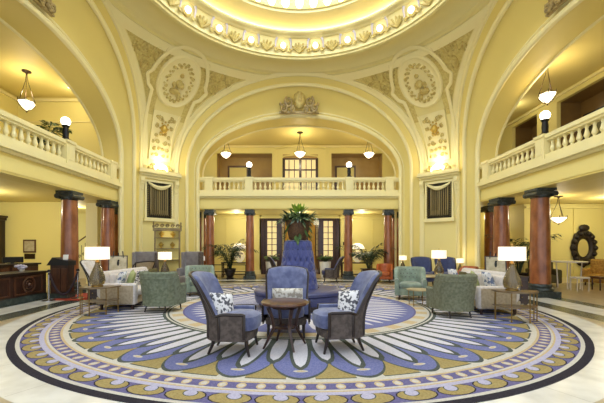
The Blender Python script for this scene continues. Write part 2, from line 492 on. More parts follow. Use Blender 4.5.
for sgn, nm in ((-1, 'left'), (1, 'right')):
    mb = MB(); mb.grid(lambda s, t: pend(sgn, s, t), ss, tt)
    mb.grid(lambda z, t: (lambda p: (p[0], p[1], z))(pend(sgn, 0, t)), [0, 1, 2, 3, 4.0, Z0], tt)
    struct(mb.build('wall_corner_'+nm, plaster))
    # textured golden fields left and right of the medallion
    mb = MB()
    def fieldf(sd):
        def f(s, q):
            w = pw(s); e = .25/w
            inner = min(.5-.02, .5-(.55+.0*s)/w) if s < .86 else .44
            t = lerp(e, max(e, inner), q); t = t if sd < 0 else 1-t
            return pend(sgn, s, t, .012)
        return f
    for sd in (-1, 1): mb.grid(fieldf(sd), [.50+.465*i/20 for i in range(21)], [i/10 for i in range(11)])
    trim(mb, plaster_gold)
    mb = MB()      # bands: along both arches, along the ring, and the frame round the medallion
    def band(sd, w0, w1, s0, s1, off):
        def f(s, b):
            w = pw(s); m = (w0, w0, w1, w1)[b]/w; m = min(m, .5); t = m if sd < 0 else 1-m
            return pend(sgn, s, t, (.0, off, off, .0)[b])
        mb.grid(f, [lerp(s0, s1, i/40) for i in range(41)], range(4))
    for sd in (-1, 1): band(sd, .03, .2, .0, .985, .06)
    def rb(t, b):
        s = (.93, .93, .975, .975)[b]; return pend(sgn, s, t, (0, .06, .06, 0)[b])
    mb.grid(rb, tt, range(4))
    for rr_ in ((1.02, .2, PI-.2),):
        mb.tube(arcp(sgn, 0, 7.5, 1.04, .9, rr_[1], rr_[2], .05, 30), .075, 6, flat=.6)
    for sd in (-1, 1):
        mb.tube(path(sgn, [(sd*1.02, 7.68), (sd*1.15, 7.56), (sd*1.02, 7.34), (sd*.84, 7.24), (sd*.76, 6.2), (sd*.68, 5.0)], 8, .05), .07, 6, flat=.6)
    trim(mb, plaster_hi)
    mb = MB()      # scrollwork relief
    for sd in (-1, 1):
        for (a, z, r, tu, ph, hd) in ((1.02, 7.98, .2, 1.6, 0, 1), (.72, 8.12, .12, 1.4, 1, -1), (1.32, 7.72, .17, 1.5, 2, -1), (1.28, 7.3, .15, 1.5, 0, 1), (1.5, 8.05, .13, 1.4, 2, 1),
                                      (1.08, 6.98, .12, 1.5, 1, -1), (.98, 6.68, .1, 1.4, 3, 1), (1.8, 7.9, .1, 1.3, 3, -1), (.9, 6.38, .09, 1.3, 2, -1),
                                      (.82, 6.0, .07, 1.3, 0, 1), (.8, 5.7, .06, 1.3, 0, -1), (.79, 5.4, .06, 1.3, 0, 1), (.74, 5.15, .05, 1.3, 0, -1)):
            if a+r < pw((z-Z0)/3.68)/2-.12:
                p, r_ = spiral(sgn, sd*a, z, r, tu, ph, sd*hd, .03, .035); mb.tube(p, r_, 6)
                for k in range(4):
                    an = k*1.7+ph; p0 = PM(sgn, sd*a+1.25*r*math.cos(an), z+1.25*r*math.sin(an), .02); mb.ball(p0, .035, 6)
    trim(mb, relief)
    # medallion
    md = thing('relief_medallion', 'round plaster relief medallion of a seated figure, above the %s wall sconce' % nm, 'medallion', (0, 0, 0))
    mb = MB()
    def disc(r, a):
        prof = ((0.001, .05), (.40, .05), (.46, .09), (.50, .06), (.64, .06), (.69, .1), (.74, .07), (.76, 0))
        q = prof[int(r)]
        return PM(sgn, q[0]*1.04*math.cos(a), 7.58+q[0]*.90*math.sin(a), q[1])
    mb.grid(lambda a, r: disc(r, a), [2*PI*i/40 for i in range(40)], range(8), True)
    mb.build('disc', plaster_hi, md)
    mb = MB()
    for (a, z, r, sx, sz) in ((-.02, 7.79, .085, 1, 1.1), (-.02, 7.60, .15, .9, 1.3), (.06, 7.37, .15, 1.3, .8), (-.13, 7.31, .13, .8, 1.4), (.15, 7.55, .08, 1, 2), (-.15, 7.58, .08, 1, 2.2)):
        p = PM(sgn, a, z, .05); mb.ball(p, r, 10, sx, sx, sz)
    mb.build('seated_figure', relief, md)
    mb = MB()
    for k in range(40):
        an = 2*PI*k/40; q = .40+.05*(k % 2); p = PM(sgn, q*1.1*math.cos(an), 7.58+q*1.05*math.sin(an), .04); mb.ball(p, .06+.02*((k*7) % 3)/2, 6)
    mb.build('wreath', relief, md)
    # tablet
    tb = thing('relief_tablet', 'tall scrolled plaster tablet lit from below by the %s wall sconce' % nm, 'plaque', (0, 0, 0))
    mb = MB()
    zs = [4.98+1.74*i/10 for i in range(11)]
    def tbf(z, b):
        w = .44+.10*((z-4.98)/1.66)**2; q = (-1, -1, -.86, -.86, .86, .86, 1, 1)[b]; o = (.0, .07, .07, .035, .035, .07, .07, 0)[b]
        return PM(sgn, w*q, z, o)
    mb.grid(tbf, zs, range(8)); mb.build('panel', plaster_hi, tb)
    mb = MB()
    for sd in (-1, 1):
        for (a, z, r, tu, ph, hd) in ((.2, 6.52, .1, 1.5, 1, -1), (.3, 6.25, .08, 1.5, 1, 1), (.16, 5.7, .09, 1.5, 0, 1), (.24, 5.42, .08, 1.5, 2, -1), (.14, 5.2, .07, 1.5, 0, 1), (.26, 5.92, .07, 1.4, 4, -1), (.1, 6.0, .06, 1.5, 2, 1), (.34, 5.68, .055, 1.5, 1, 1), (.08, 5.45, .06, 1.5, 3, -1), (.33, 6.52, .06, 1.4, 0, 1), (.12, 6.46, .05, 1.4, 1, -1), (.32, 5.2, .05, 1.4, 2, 1)):
            p, r_ = spiral(sgn, sd*a, z, r, tu, ph, sd*hd, .05, .022); mb = MB(); mb.tube(p, [q*1.3 for q in r_], 6); mb.build('scroll', relief, tb)
    mb = MB(); mb.ball(PM(sgn, 0, 6.2, .06), .13, 12, 1, 1, 1.4)
    for k in range(8): mb.ball(PM(sgn, .16*math.cos(k*PI/4), 6.2+.22*math.sin(k*PI/4), .05), .04, 6)
    mb.build('crest', orn_gold, tb)
    # local frame on the chamfered corner wall
    th = math.atan2(1, 1); cx, cy = sgn*5.775, YC+5.775
    F = Matrix.Translation((cx, cy, 0)) @ Matrix.Rotation(sgn*-PI/4, 4, 'Z')      # local -Y faces the room
    # entablature shelf
    mb = MB()
    for (z0_, z1_, dep, w) in ((4.2, 4.3, .10, .74), (4.3, 4.38, .2, .80), (4.38, 4.46, .30, .86), (4.46, 4.54, .26, .83)):
        mb.box(-w, w, -dep, .05, z0_, z1_, F)
    for sx in (-.70, .70):
        mb.prism([(0, 4.2), (-.2, 4.2), (-.22, 4.05), (-.12, 3.9), (-.1, 3.7), (0, 3.55)], sx-.08, sx+.08, 'x', F)
        mb.ball((sx, -.12, 3.98), .07, 8, xf=F); mb.ball((sx, -.08, 3.74), .05, 8, xf=F); mb.ball((sx, -.06, 3.6), .035, 8, xf=F)
    trim(mb, plaster_hi)
    # screened window under the shelf
    w = MB()
    w.box(-.52, .52, -.02, .02, 2.62, 4.06, F)
    wo = struct(w.build('window_%d' % (1 if sgn < 0 else 2), mat('dark_grille_'+nm, '#17130c', .4)))
    w = MB()
    for i in range(9):
        x = -.34+.085*i
        w.cyl((x, -.05), .021 if i % 4 else .035, 2.78, 3.95, 8, xf=F)
    w.build('grille_bar', mat('gilt_bar_'+nm, '#8f7d4a', .4), wo)
    w = MB()
    for sx in (-.545, .545): w.box(sx-.035, sx+.035, -.09, .0, 2.6, 4.1, F)
    w.box(-.62, .62, -.14, 0, 2.48, 2.62, F); w.box(-.57, .57, -.09, 0, 4.06, 4.14, F)
    w.build('frame', plaster_hi, wo)
    w = MB()
    for i in range(19):
        z = 2.72+i*.072
        for sx in (-.47, .47): w.cbox((sx, -.09, z), (.07, .04, .036), F)
    for i in range(10):
        w.ball((-.36+i*.08, -.09, 2.75), .03, 6, xf=F); w.cyl((-.36+i*.08, -.08), .014, 2.72, 2.95, 6, xf=F)
    w.build('beading', mat('olive_gilt_'+nm, '#6f6034', .5), wo)
    w = MB()
    w.tube([(lerp(-.46, .46, i/16), -.13, 4.02-.18*math.sin(PI*i/16)) for i in range(17)], [.035+.05*math.sin(PI*i/16) for i in range(17)], 8, xf=F)
    w.build('swag', plaster_hi, wo)
    # sconce
    so = thing('wall_sconce', 'glowing shell-shaped wall sconce on the %s corner ledge below its plaster tablet' % nm, 'sconce', (cx, cy, 4.54), sgn*-PI/4)
    w = MB()
    for k in range(9):
        a = -PI/2+PI*k/8
        w.tube([(0, -.14, .05), (.16*math.sin(a), -.2, .05+.12*math.cos(a)), (.27*math.sin(a), -.24, .03+.24*math.cos(a))], [.03, .045, .055], 6)
    w.build('shell_shade', sconce_m, so)
    w = MB()
    for sx in (-1, 1):
        pts = [(sx*(.3+.11*(1-i/20*.8)*math.cos(i/20*8)), -.2, .15+.11*(1-i/20*.8)*math.sin(i/20*8)) for i in range(21)]
        w.tube(pts, .03, 6); w.ball((sx*.45, -.16, .08), .07, 8)
    w.box(-.5, .5, -.26, -.06, .0, .05); w.build('scroll_mount', relief, so)
    light('POINT', F @ Vector((0, -.35, 4.95)), 20, (1, .85, .55), .08)
    # baseboard and pilaster strips on the corner pier
    w = MB()
    w.box(-.72, .72, -.06, .02, 0, .28, F); w.box(-.72, .72, -.04, .02, .28, .34, F)
    b_ = struct(w.build('baseboard_'+nm, plaster_hi))
    w = MB()
    for sx in (-.70, .70): w.box(sx-.05, sx+.05, -.05, .02, .34, 4.2, F)
    trim(w, plaster_hi)

# cartouches over the arches
ct = thing('keystone_cartouche', 'carved scrolled shield cartouche over the far arch', 'cartouche', (0, YC+5.98, 7.12))
w = MB()
w.ball((0, -.02, .52), .3, 16, .85, .45, 1.25); w.ball((0, -.12, .56), .17, 12, .8, .4, 1.3)
w.build('shield', relief, ct)
w = MB()
for sx in (-1, 1):
    for (a, z, r, tu, ph, hd) in ((.38, .80, .17, 1.5, PI, 1), (.46, .36, .2, 1.6, 1, -1), (.7, .17, .17, 1.6, 2, 1), (.28, .1, .12, 1.5, 2, -1), (.2, 1.02, .1, 1.5, 4, -1)):
        n = 22
        pts = [(sx*(a+r*(1-.85*i/n)*math.cos(ph+hd*2*PI*tu*i/n)), -.06-.04*i/n, z+r*(1-.85*i/n)*math.sin(ph+hd*2*PI*tu*i/n)) for i in range(n+1)]
        w.tube(pts, [.055*(1-.5*i/n) for i in range(n+1)], 6)
    for k in range(6): w.ball((sx*(.55+.06*k), -.02, .12+.09*(k % 3)), .06, 7)
w.ball((0, -.08, 1.02), .1, 8); w.box(-.9, .9, -.02, .1, .0, .06)
w.build('scrolls', relief_dark, ct)
ct.scale = (.92, 1, 1.25); ct.location.z = 7.02
dup(ct, (-6.12, YC-.45, 7.15), PI/2, 'carved scrolled shield cartouche over the left side arch, cut by the top edge').scale = (.8, .8, .85)
dup(ct, (6.12, YC-.45, 7.15), -PI/2, 'carved scrolled shield cartouche over the right side arch, cut by the top edge').scale = (.8, .8, .85)

# ------------------------------------------------------------------ dome
def revolve(prof, m, name, n=96, sub=None):
    w = MB(); w.keepn = True
    w.grid(lambda a, i: (prof[i][0]*math.sin(a), YC+prof[i][0]*math.cos(a), prof[i][1]), [2*PI*i/n for i in range(n)], range(len(prof)), True)
    return struct(w.build(name, m, angle=35))
def arcprof(r0, z0, r1, z1, bulge, n=8):
    out = []
    for i in range(n+1):
        q = i/n; out.append((lerp(r0, r1, q), lerp(z0, z1, q)+bulge*math.sin(PI*q)))
    return out
dome_paint = mat('dome_plaster', '#e5d794', .5)
revolve([(5.5, 8.44), (5.38, 8.33), (5.26, 8.35), (5.2, 8.42)]+arcprof(5.2, 8.42, 4.42, 8.4, .16)+[(4.42, 8.36), (4.36, 8.31), (4.28, 8.33), (4.26, 8.38), (4.2, 8.40), (4.2, 8.44), (4.08, 8.95)], dome_paint, 'ceiling')
revolve([(4.08, 8.95), (4.02, 8.96), (3.98, 9.0), (3.84, 9.0), (3.80, 9.03), (3.80, 9.065), (3.84, 9.075), (3.97, 9.075), (3.98, 9.13)]+arcprof(3.98, 9.13, 3.36, 9.36, .03)+[(3.34, 9.30), (3.24, 9.31), (3.22, 9.38), (3.16, 9.38), (3.1, 9.6), (2.98, 10.15), (2.9, 10.2)], plaster_hi, 'ceiling')
revolve([(3.15, 9.38), (3.09, 9.6), (2.97, 10.15)], plaster_gold, 'trim_90')
revolve([(2.9, 10.2)]+[(2.9*math.cos(PI/2*i/10), 10.2+1.5*math.sin(PI/2*i/10)) for i in range(1, 11)], dome_glass, 'window_3', 64)
cv = MB(); cv.tube([(3.91*math.sin(2*PI*i/96), YC+3.91*math.cos(2*PI*i/96), 9.095) for i in range(96)], .018, 6, closed=True)
tag(cv.build('cove_light', cove_m), 'thin warm light strip tucked behind the ledge of the dome cove', 'light')
for i in range(22):
    a = 2*PI*(i+.5)/22; R = 4.12
    p = (R*math.sin(a), YC+R*math.cos(a), 8.68)
    if i == 0:
        b0 = thing('dome_bulb', 'round lit bulb in the ring of bulbs around the dome frieze', 'light bulb', p, -a, 'round bulbs around the dome frieze')
        w = MB(); w.ball((0, -.07, 0), .1, 14); w.build('globe', bulb_m, b0)
        w = MB(); w.lathe([(.05, -.1), (.16, -.06), (.17, 0), (.13, .03)], (0, 0, 0), 14, xf=Matrix.Rotation(PI/2, 4, 'X')); w.build('socket', relief, b0)
    else: dup(b0, p, -a)
for i in range(42):
    a = 2*PI*i/42; p = (3.1*math.sin(a), YC+3.1*math.cos(a), 9.56)
    if i == 0:
        d0 = MB().lathe([(.001, -.19), (.07, -.16), (.125, -.06), (.13, .04), (.1, .15), (.001, .2)], (0, 0, 0), 12, 1, .7).build('dome_drop_light', tear_m, loc=p)
        tag(d0, 'drop-shaped white light in the inner ring of the dome', 'light', 'drop lights around the dome oculus'); d0.rotation_euler.z = -a
    else:
        d = dup(d0, p, -a)
w = MB()
for i in range(22):
    a = 2*PI*i/22
    for k in range(5):
        an = (k-2)*.5
        aa = a+.045*math.sin(an)*1.6; z = 8.52+.28*math.cos(an)
        R = 4.14
        w.tube([(4.17*math.sin(a), YC+4.17*math.cos(a), 8.5), (4.1*math.sin(lerp(a, aa, .6)), YC+4.1*math.cos(lerp(a, aa, .6)), lerp(8.5, z, .6)), (4.04*math.sin(aa), YC+4.04*math.cos(aa), z)], [.03, .05, .03], 6)
    for sd in (-1, 1):
        c0 = a+sd*.085
        pts = [(4.1*math.sin(c0+.02*(1-q/14*.8)*math.cos(q*.8)), YC+4.1*math.cos(c0+.02*(1-q/14*.8)*math.cos(q*.8)), 8.55+.08*(1-q/14*.8)*math.sin(q*.8)) for q in range(15)]
        w.tube(pts, .022, 5)
trim(w, relief)
w = MB()
for i in range(22):
    for sd in (-1, 1):
        a = 2*PI*i/22+sd*.075
        w.tube([(4.1*math.sin(a), YC+4.1*math.cos(a), 8.6), (4.03*math.sin(a), YC+4.03*math.cos(a), 8.82), (3.98*math.sin(a+sd*.012), YC+3.98*math.cos(a+sd*.012), 8.9)], [.018, .035, .045], 6)
trim(w, silverleaf)
# walls that carry the dome ring above the arches (hidden joints closed)
# ------------------------------------------------------------------ galleries: slabs, walls, ceilings
def boxes(name, m, lst, **k):
    w = MB()
    for b in lst: w.box(*b)
    return struct(w.build(name, m, smooth=False, **k))
# slabs (ceiling of the aisles, floor of the galleries)
boxes('ceiling', aisle_ceil, [(-13, -6.72, -1, 19.6, 3.16, 3.5), (6.72, 13, -1, 19.6, 3.16, 3.5), (-6.72, 6.72, YC+6.72, 19.6, 3.16, 3.5)])
boxes('floor', marble_t, [(-13, -6.9, -1, 19.6, 3.5, 3.64), (6.9, 13, -1, 19.6, 3.5, 3.64), (-6.9, 6.9, YC+6.9, 19.6, 3.5, 3.64)])
boxes('ceiling', aisle_ceil, [(-13, -7.2, -1, 19.6, 7.15, 7.3), (7.2, 13, -1, 19.6, 7.15, 7.3), (-7.2, 7.2, YC+7.2, 19.6, 7.15, 7.3)])
def fascia(T):
    w = MB()
    def bx(u0, u1, d0, d1, z0, z1):
        a, b = T(u0, d0, z0), T(u1, d1, z1)
        w.box(min(a[0], b[0]), max(a[0], b[0]), min(a[1], b[1]), max(a[1], b[1]), z0, z1)
    bx(-4.42, 4.42, 6.74, 7.3, 3.11, 3.58); trim(w, plaster_arch, smooth=False); w = MB()  # beam takes the darker arch plaster to stand in for shade under the nosing
    bx(-4.42, 4.42, 6.68, 7.3, 3.58, 3.65)
    bx(-4.42, 4.42, 6.56, 7.3, 3.65, 3.78)
    bx(-4.42, 4.42, 6.62, 7.3, 3.78, 3.82)
    trim(w, plaster_hi)
for T in (FARL, SIDEL, SIDER): fascia(T)
# far upper wall with alcoves
Yw = 19.0
def wall_with_holes(name, m, x0, x1, z0, z1, y, holes, th=.15, depth=.9, inner=None, axis='y', sign=1):
    """a wall in the plane axis=y with recessed rectangular alcoves"""
    w = MB()
    xs = sorted({x0, x1, *[h[0] for h in holes], *[h[1] for h in holes]})
    def put(a0, a1, d0, d1, zz0, zz1, i):
        w.mat(i)
        d0, d1 = sorted((d0, d1)); a0, a1 = sorted((a0, a1))
        if axis == 'y': w.box(a0, a1, d0, d1, zz0, zz1)
        else: w.box(d0, d1, a0, a1, zz0, zz1)
    for a, b in zip(xs[:-1], xs[1:]):
        hs = [h for h in holes if h[0] <= a+1e-6 and h[1] >= b-1e-6]
        if not hs: put(a, b, y, y+sign*th, z0, z1, 0)
        else:
            h = hs[0]
            if h[2] > z0: put(a, b, y, y+sign*th, z0, h[2], 0)
            if h[3] < z1: put(a, b, y, y+sign*th, h[3], z1, 0)
    for h in holes:
        a, b, c, d = h
        put(a-.1, b+.1, y+sign*depth, y+sign*(depth+.1), c, d, 1)
        put(a-.1, a, y+sign*.151, y+sign*depth, c, d, 1); put(b, b+.1, y+sign*.151, y+sign*depth, c, d, 1)
        put(a-.1, b+.1, y+sign*.151, y+sign*depth, d, d+.1, 1)
    return struct(w.build(name, [m, inner or m], smooth=False))
wall_with_holes('wall_far', aisle, -13, 13, 3.5, 7.15, Yw, [(-4.6, -1.5, 3.64, 6.7), (1.82, 4.68, 3.64, 6.7)], inner=brown_wall)
w = MB()     # shallow arched surround of the central gallery window
for sx in (-1, 1):
    w.box(.08+sx*1.42-.08, .08+sx*1.42+.08, Yw-.06, Yw, 3.64, 6.95)
w.tube([(.08+1.42*q, Yw-.04, 6.95+.16*(1-q*q)) for q in [i/10 for i in range(-10, 11)]], .07, 6)
for sx in (-1, 1): w.box(.08+sx*1.02-.07, .08+sx*1.02+.07, Yw-.05, Yw, 3.64, 6.5)
w.tube([(.08+1.0*q, Yw-.03, 6.5+.1*(1-q*q)) for q in [i/10 for i in range(-10, 11)]], .05, 6)
trim(w, aisle)
gw = MB(); gw.box(-.84, 1.0, Yw-.03, Yw-.005, 3.7, 6.32); gwo = struct(gw.build('window_4', pane_lit, smooth=False))
gw = MB()
for x in (-.84, .08, 1.0): gw.box(x-.07, x+.07, Yw-.1, Yw-.03, 3.7, 6.4)
for x in (-.55, -.25, .4, .7): gw.box(x-.02, x+.02, Yw-.08, Yw-.03, 3.7, 6.3)
for z in (6.36, 5.75, 5.1, 4.4): gw.box(-.9, 1.06, Yw-.09, Yw-.03, z-.035, z+.035)
gw.build('frame', wood_d, gwo, smooth=False)
gw = MB(); gw.box(-.9, 1.06, Yw-.04, Yw-.0, 6.4, 6.62); gw.build('lintel', brown_wall, gwo, smooth=False)
for nm, x in (('left', -3.55), ('right', 2.72)):
    d = MB(); d.box(x-.5, x+.5, Yw+.86, Yw+.895, 3.64, 6.1)
    dn = struct(d.build('door_%d' % (5 if nm == 'left' else 6), aisle, smooth=False))
    d = MB(); d.box(x-.6, x-.5, Yw+.82, Yw+.9, 3.64, 6.2); d.box(x+.5, x+.6, Yw+.82, Yw+.9, 3.64, 6.2); d.box(x-.5, x+.5, Yw+.82, Yw+.9, 6.1, 6.2)
    d.build('frame', wood_m, dn, smooth=False)
# side gallery walls
wall_with_holes('wall_left', aisle, -1, 13, 3.5, 7.15, -10.75, [(5.6, 8.6, 3.64, 6.7)], inner=brown_wall, axis='x', sign=-1)
boxes('wall_left', aisle, [(-10.9, -7.3, 13.0, 13.15, 3.64, 7.15)])
wall_with_holes('wall_right', aisle, -1, 19.0, 3.5, 7.15, 9.65, [(9.3, 12.75, 3.64, 6.85), (13.8, 15.4, 3.64, 6.85)], inner=brown_dark, axis='x')
w = MB()     # picture-rail and cornice lines
w.box(-10.75, -7.3, 12.9, 13.0, 6.98, 7.06); w.box(-10.75, -10.66, -1, 13, 6.98, 7.06); w.box(-10.75, -7.3, 12.97, 13.0, 6.2, 6.23)
w.box(9.57, 9.65, -1, 19, 7.0, 7.08); w.box(-10, 10, 18.92, 19, 7.02, 7.1)
trim(w, plaster_hi)
# ground floor walls
Yg = 18.2
boxes('wall_far', aisle, [(-11, -2.0, Yg, Yg+.15, 0, 3.16), (2.12, 13, Yg, Yg+.15, 0, 3.16), (-2.0, 2.12, Yg, Yg+.15, 3.04, 3.16)])
boxes('wall_left', aisle, [(-12.6, -12.45, -1, 13.0, 0, 3.16), (-12.6, -8.75, 13.0, 13.15, 0, 3.16)])
boxes('wall_left', aisle, [(-13, -6.6, 17.3, 17.45, 0, 3.16)])
boxes('wall_left', pale_wall, [(-8.35, -7.9, 13.3, 13.75, 0, 3.16)])
boxes('wall_right', aisle, [(13, 13.15, -1, 13.6, 0, 3.16), (9.0, 13.15, 13.6, 13.75, 0, 3.16), (9.0, 9.15, 13.75, 18.2, 0, 3.16)])
w = MB()
w.box(-12.4, -8.75, 12.96, 13.0, 0, .22); w.box(9.0, 13, 13.56, 13.6, 0, .22); w.box(-6.5, -2.0, Yg-.04, Yg, 0, .22); w.box(2.12, 8.9, Yg-.04, Yg, 0, .22)
struct(w.build('baseboard_far', plaster_hi, smooth=False))
w = MB()     # cornice and pilaster strips of the far ground floor wall
w.box(-9, 9, Yg-.12, Yg, 2.98, 3.06)
for x in (-5.0, -3.9, -2.75, 2.75, 3.95, 4.7, 5.2): w.box(x-.03, x+.03, Yg-.03, Yg, .22, 2.98)
w.box(10.95, 11.05, 13.56, 13.6, .22, 3.0); w.box(9, 13, 13.5, 13.6, 2.98, 3.06)
trim(w, aisle)
# square piers at the back of the big piers, closing the corners of the hall
boxes('wall_corner_left', pale_wall, [(-6.9, -4.9, 15.3, 15.9, 0, 3.16)])
boxes('wall_corner_right', pale_wall, [(4.9, 6.9, 15.3, 15.9, 0, 3.16)])

# entrance doors in the far wall
vest = struct(MB().box(-2.0, 2.12, 20.6, 20.7, 0, 3.16).box(-2.1, -2.0, Yg, 20.6, 0, 3.16).box(2.12, 2.22, Yg, 20.6, 0, 3.16).build('wall_far', amber_wall, smooth=False))
def door_leaf(n, x0, x1, open_=0):
    w = MB(); F = Matrix.Translation((x0, Yg-.02, 0)) @ Matrix.Rotation(open_, 4, 'Z'); W = x1-x0; s_ = 1 if W > 0 else -1; W = abs(W)
    def b(a, c, z0, z1, y0=-.04, y1=.04): w.box(min(s_*a, s_*c), max(s_*a, s_*c), y0, y1, z0, z1, F)
    b(0, .19, 0, 2.98); b(W-.19, W, 0, 2.98); b(.19, W-.19, 0, .95); b(.19, W-.19, 2.84, 2.98)
    b(.2, W-.2, .2, .8, -.055, .055)
    dn = struct(w.build('door_%d' % n, wood_d, smooth=False))
    w = MB(); b(.19, W-.19, .95, 2.84, -.008, .008); w.build('glass_pane', pane_lit, dn, smooth=False)
    w = MB(); b(W/2-.02, W/2+.02, .95, 2.84, -.03, .03)
    for k in range(1, 6): b(.19, W-.19, .95+1.89*k/6-.015, .95+1.89*k/6+.015, -.03, .03)
    w.build('muntins', wood_d, dn, smooth=False)
    w = MB(); w.ball((s_*(W-.06), -.07, 1.05), .035, 8, xf=F); w.build('door_handle', brass, dn)
door_leaf(1, -1.88, -1.0); door_leaf(2, 2.0, 1.12); door_leaf(3, -.98, -.3, PI*.42); door_leaf(4, 1.1, .42, -PI*.42)
w = MB()
for x in (-1.95, -.99, 1.11, 2.07): w.box(x-.07, x+.07, Yg-.1, Yg+.1, 0, 3.04)
w.box(-2.02, 2.14, Yg-.1, Yg+.1, 2.98, 3.06); trim(w, wood_d)
fr = MB(); fr.box(-.2, .55, 20.52, 20.58, 1.1, 2.3); fr = fr.build('framed_picture', wood_blk, smooth=False)
tag(fr, 'dark framed picture on the amber wall seen through the open entrance doors', 'picture')
MB().box(-.12, .47, 20.505, 20.525, 1.18, 2.22).build('print', paper, fr, smooth=False)
sg = MB(); sg.box(.78, 1.06, Yg-.2, Yg-.17, 2.62, 2.86); sg.box(.9, .94, Yg-.19, Yg-.18, 2.86, 3.0)
tag(sg.build('hanging_sign', paper_w, smooth=False), 'small blank white sign hanging at the top of the entrance doors', 'sign')
sw = MB(); sw.box(2.36, 2.46, Yg-.03, Yg-.001, 1.55, 1.72); tag(sw.build('wall_plate', bronze, smooth=False), 'small dark wall plate right of the entrance doors', 'wall plate')

# ------------------------------------------------------------------ columns
def column(x, y, label, shaft=col_red, proto=[None], h=3.11):
    if proto[0] is None:
        c = thing('marble_column', label, 'column', (x, y, 0), 0, 'red marble columns under the galleries')
        w = MB(); w.box(-.32, .32, -.32, .32, 0, .16); w.lathe([(.30, .16), (.31, .2), (.30, .25), (.265, .27), (.28, .31), (.27, .35), (.245, .37)], (0, 0, 0), 28); w.build('base', cap_dark, c)
        w = MB(); w.lathe([(.24, .36), (.238, .5), (.232, 1.3), (.222, 2.2), (.21, 2.88)], (0, 0, 0), 28); w.build('shaft', shaft, c)
        w = MB(); w.lathe([(.212, 2.84), (.235, 2.86), (.225, 2.89), (.24, 2.93), (.25, 2.97)], (0, 0, 0), 28); w.box(-.255, .255, -.255, .255, 3.03, 3.11)
        for sx in (-1, 1):
            w.cyl((0, 0), .075, -.27, .27, 12, xf=Matrix.Translation((sx*.215, 0, 2.95)) @ Matrix.Rotation(PI/2, 4, 'X'))
        w.box(-.25, .25, -.255, .255, 2.94, 3.02)
        w.build('capital', cap_dark, c); proto[0] = c
    else: c = dup(proto[0], (x, y, 0), 0, label)
    c.scale = (.8, .8, 1) if y > 15 else ((1.1, 1.1, 1) if x > 0 else (1, 1, 1))
    return c
column(-3.98, 15.22, 'leftmost red marble column under the far gallery, beside the left pier')
column(-2.2, 15.22, 'red marble column under the far gallery just left of the entrance doors')
column(2.2, 15.22, 'red marble column under the far gallery just right of the entrance doors')
column(3.98, 15.22, 'rightmost red marble column under the far gallery, behind the rust armchair')
column(-7.0, 10.35, 'large red marble column on the left, behind the reception desk end')
column(-6.98, 12.4, 'red marble column on the left, right of the staircase opening')
column(7.0, 9.9, 'large red marble column on the right, beside the hanging lantern')
column(6.98, 11.75, 'red marble column on the right, behind the easel board, left of the large column')
column(-4.62, 16.4, 'dark marble column half hidden behind the left far pier')
column(4.62, 16.4, 'dark marble column half hidden behind the right far pier')
column(-7.95, 14.65, 'dark marble column tucked behind the left pier, right of the other left columns')
column(7.85, 13.9, 'dark marble column tucked behind the right pier, left of the other right columns')

# ------------------------------------------------------------------ balustrades
bal_proto = None
def balustrade(T, ang, label, runs, peds, uend):
    global bal_proto
    root = thing('balustrade', label, 'balustrade', T(0, 6.78, 3.82), ang)
    # local frame: x along the run, -y towards the hall
    w = MB(); w.box(-uend, uend, -.12, .12, 0, .12); w.build('bottom_rail', plaster_hi, root, smooth=False)
    w = MB(); w.box(-uend, uend, -.10, .10, .49, .55); w.box(-uend, uend, -.14, .14, .55, .66); w.build('top_rail', plaster_hi, root, smooth=False)
    for u in peds:
        w = MB(); w.box(u-.17, u+.17, -.16, .16, 0, .68); w.box(u-.2, u+.2, -.19, .19, .6, .68); w.box(u-.11, u+.11, -.175, .0, .12, .5)
        w.build('pedestal', plaster_hi, root, smooth=False)
    for a, b in runs:
        n = max(1, round((b-a)/.215))
        for i in range(n):
            x = a+(b-a)*(i+.5)/n
            if bal_proto is None:
                w = MB(); w.box(-.06, .06, -.055, .055, .12, .15); w.box(-.055, .055, -.05, .05, .46, .49)
                w.lathe([(.03, .15), (.042, .165), (.033, .185), (.06, .225), (.066, .26), (.045, .33), (.03, .40), (.042, .43), (.042, .46)], (0, 0, 0), 10)
                o = w.build('baluster', plaster_hi, root); bal_proto = o
            else:
                o = bal_proto.copy(); COL.objects.link(o); o.parent = root
            o.location = (x, 0, 0)
balustrade(FARL, 0, 'cream plaster balustrade of the far gallery over the entrance doors', [(-3.78, -2.37), (-2.03, 2.03), (2.37, 3.78)], [-3.95, -2.2, 2.2, 3.95], 4.38)
balustrade(SIDEL, PI/2, 'cream plaster balustrade of the left gallery', [(-2.0, 1.48), (1.82, 3.78)], [-2.2, 1.65, 3.95], 4.38)
balustrade(SIDER, -PI/2, 'cream plaster balustrade of the right gallery', [(-3.78, -1.37), (-1.03, 2.0)], [-3.95, -1.2, 2.2], 4.38)
# globe lamps on the balustrade
gl = None
for (x, y, lab) in ((-6.78, YC+1.65, 'white globe lamp on a dark post, on the left gallery balustrade'), (6.78, YC+1.2, 'white globe lamp on a dark post, on the right gallery balustrade'),
                    (-2.2, YC+6.78, 'left of the two white globe lamps on the far gallery balustrade'), (2.2, YC+6.78, 'right of the two white globe lamps on the far gallery balustrade')):
    if gl is None:
        gl = thing('globe_lamp', lab, 'lamp', (x, y, 4.50), 0, 'globe lamps on the gallery balustrades')
        w = MB(); w.lathe([(.13, 0), (.13, .04), (.09, .07), (.075, .12), (.085, .25), (.07, .38), (.1, .42), (.1, .45)], (0, 0, 0), 16); w.build('post', black_m, gl)
        MB().ball((0, 0, .565), .125, 20).build('globe', globe_m, gl)
    else: dup(gl, (x, y, 4.50), 0, lab)
    light('POINT', (x, y, 5.4), 14, (1, .86, .6), .15)

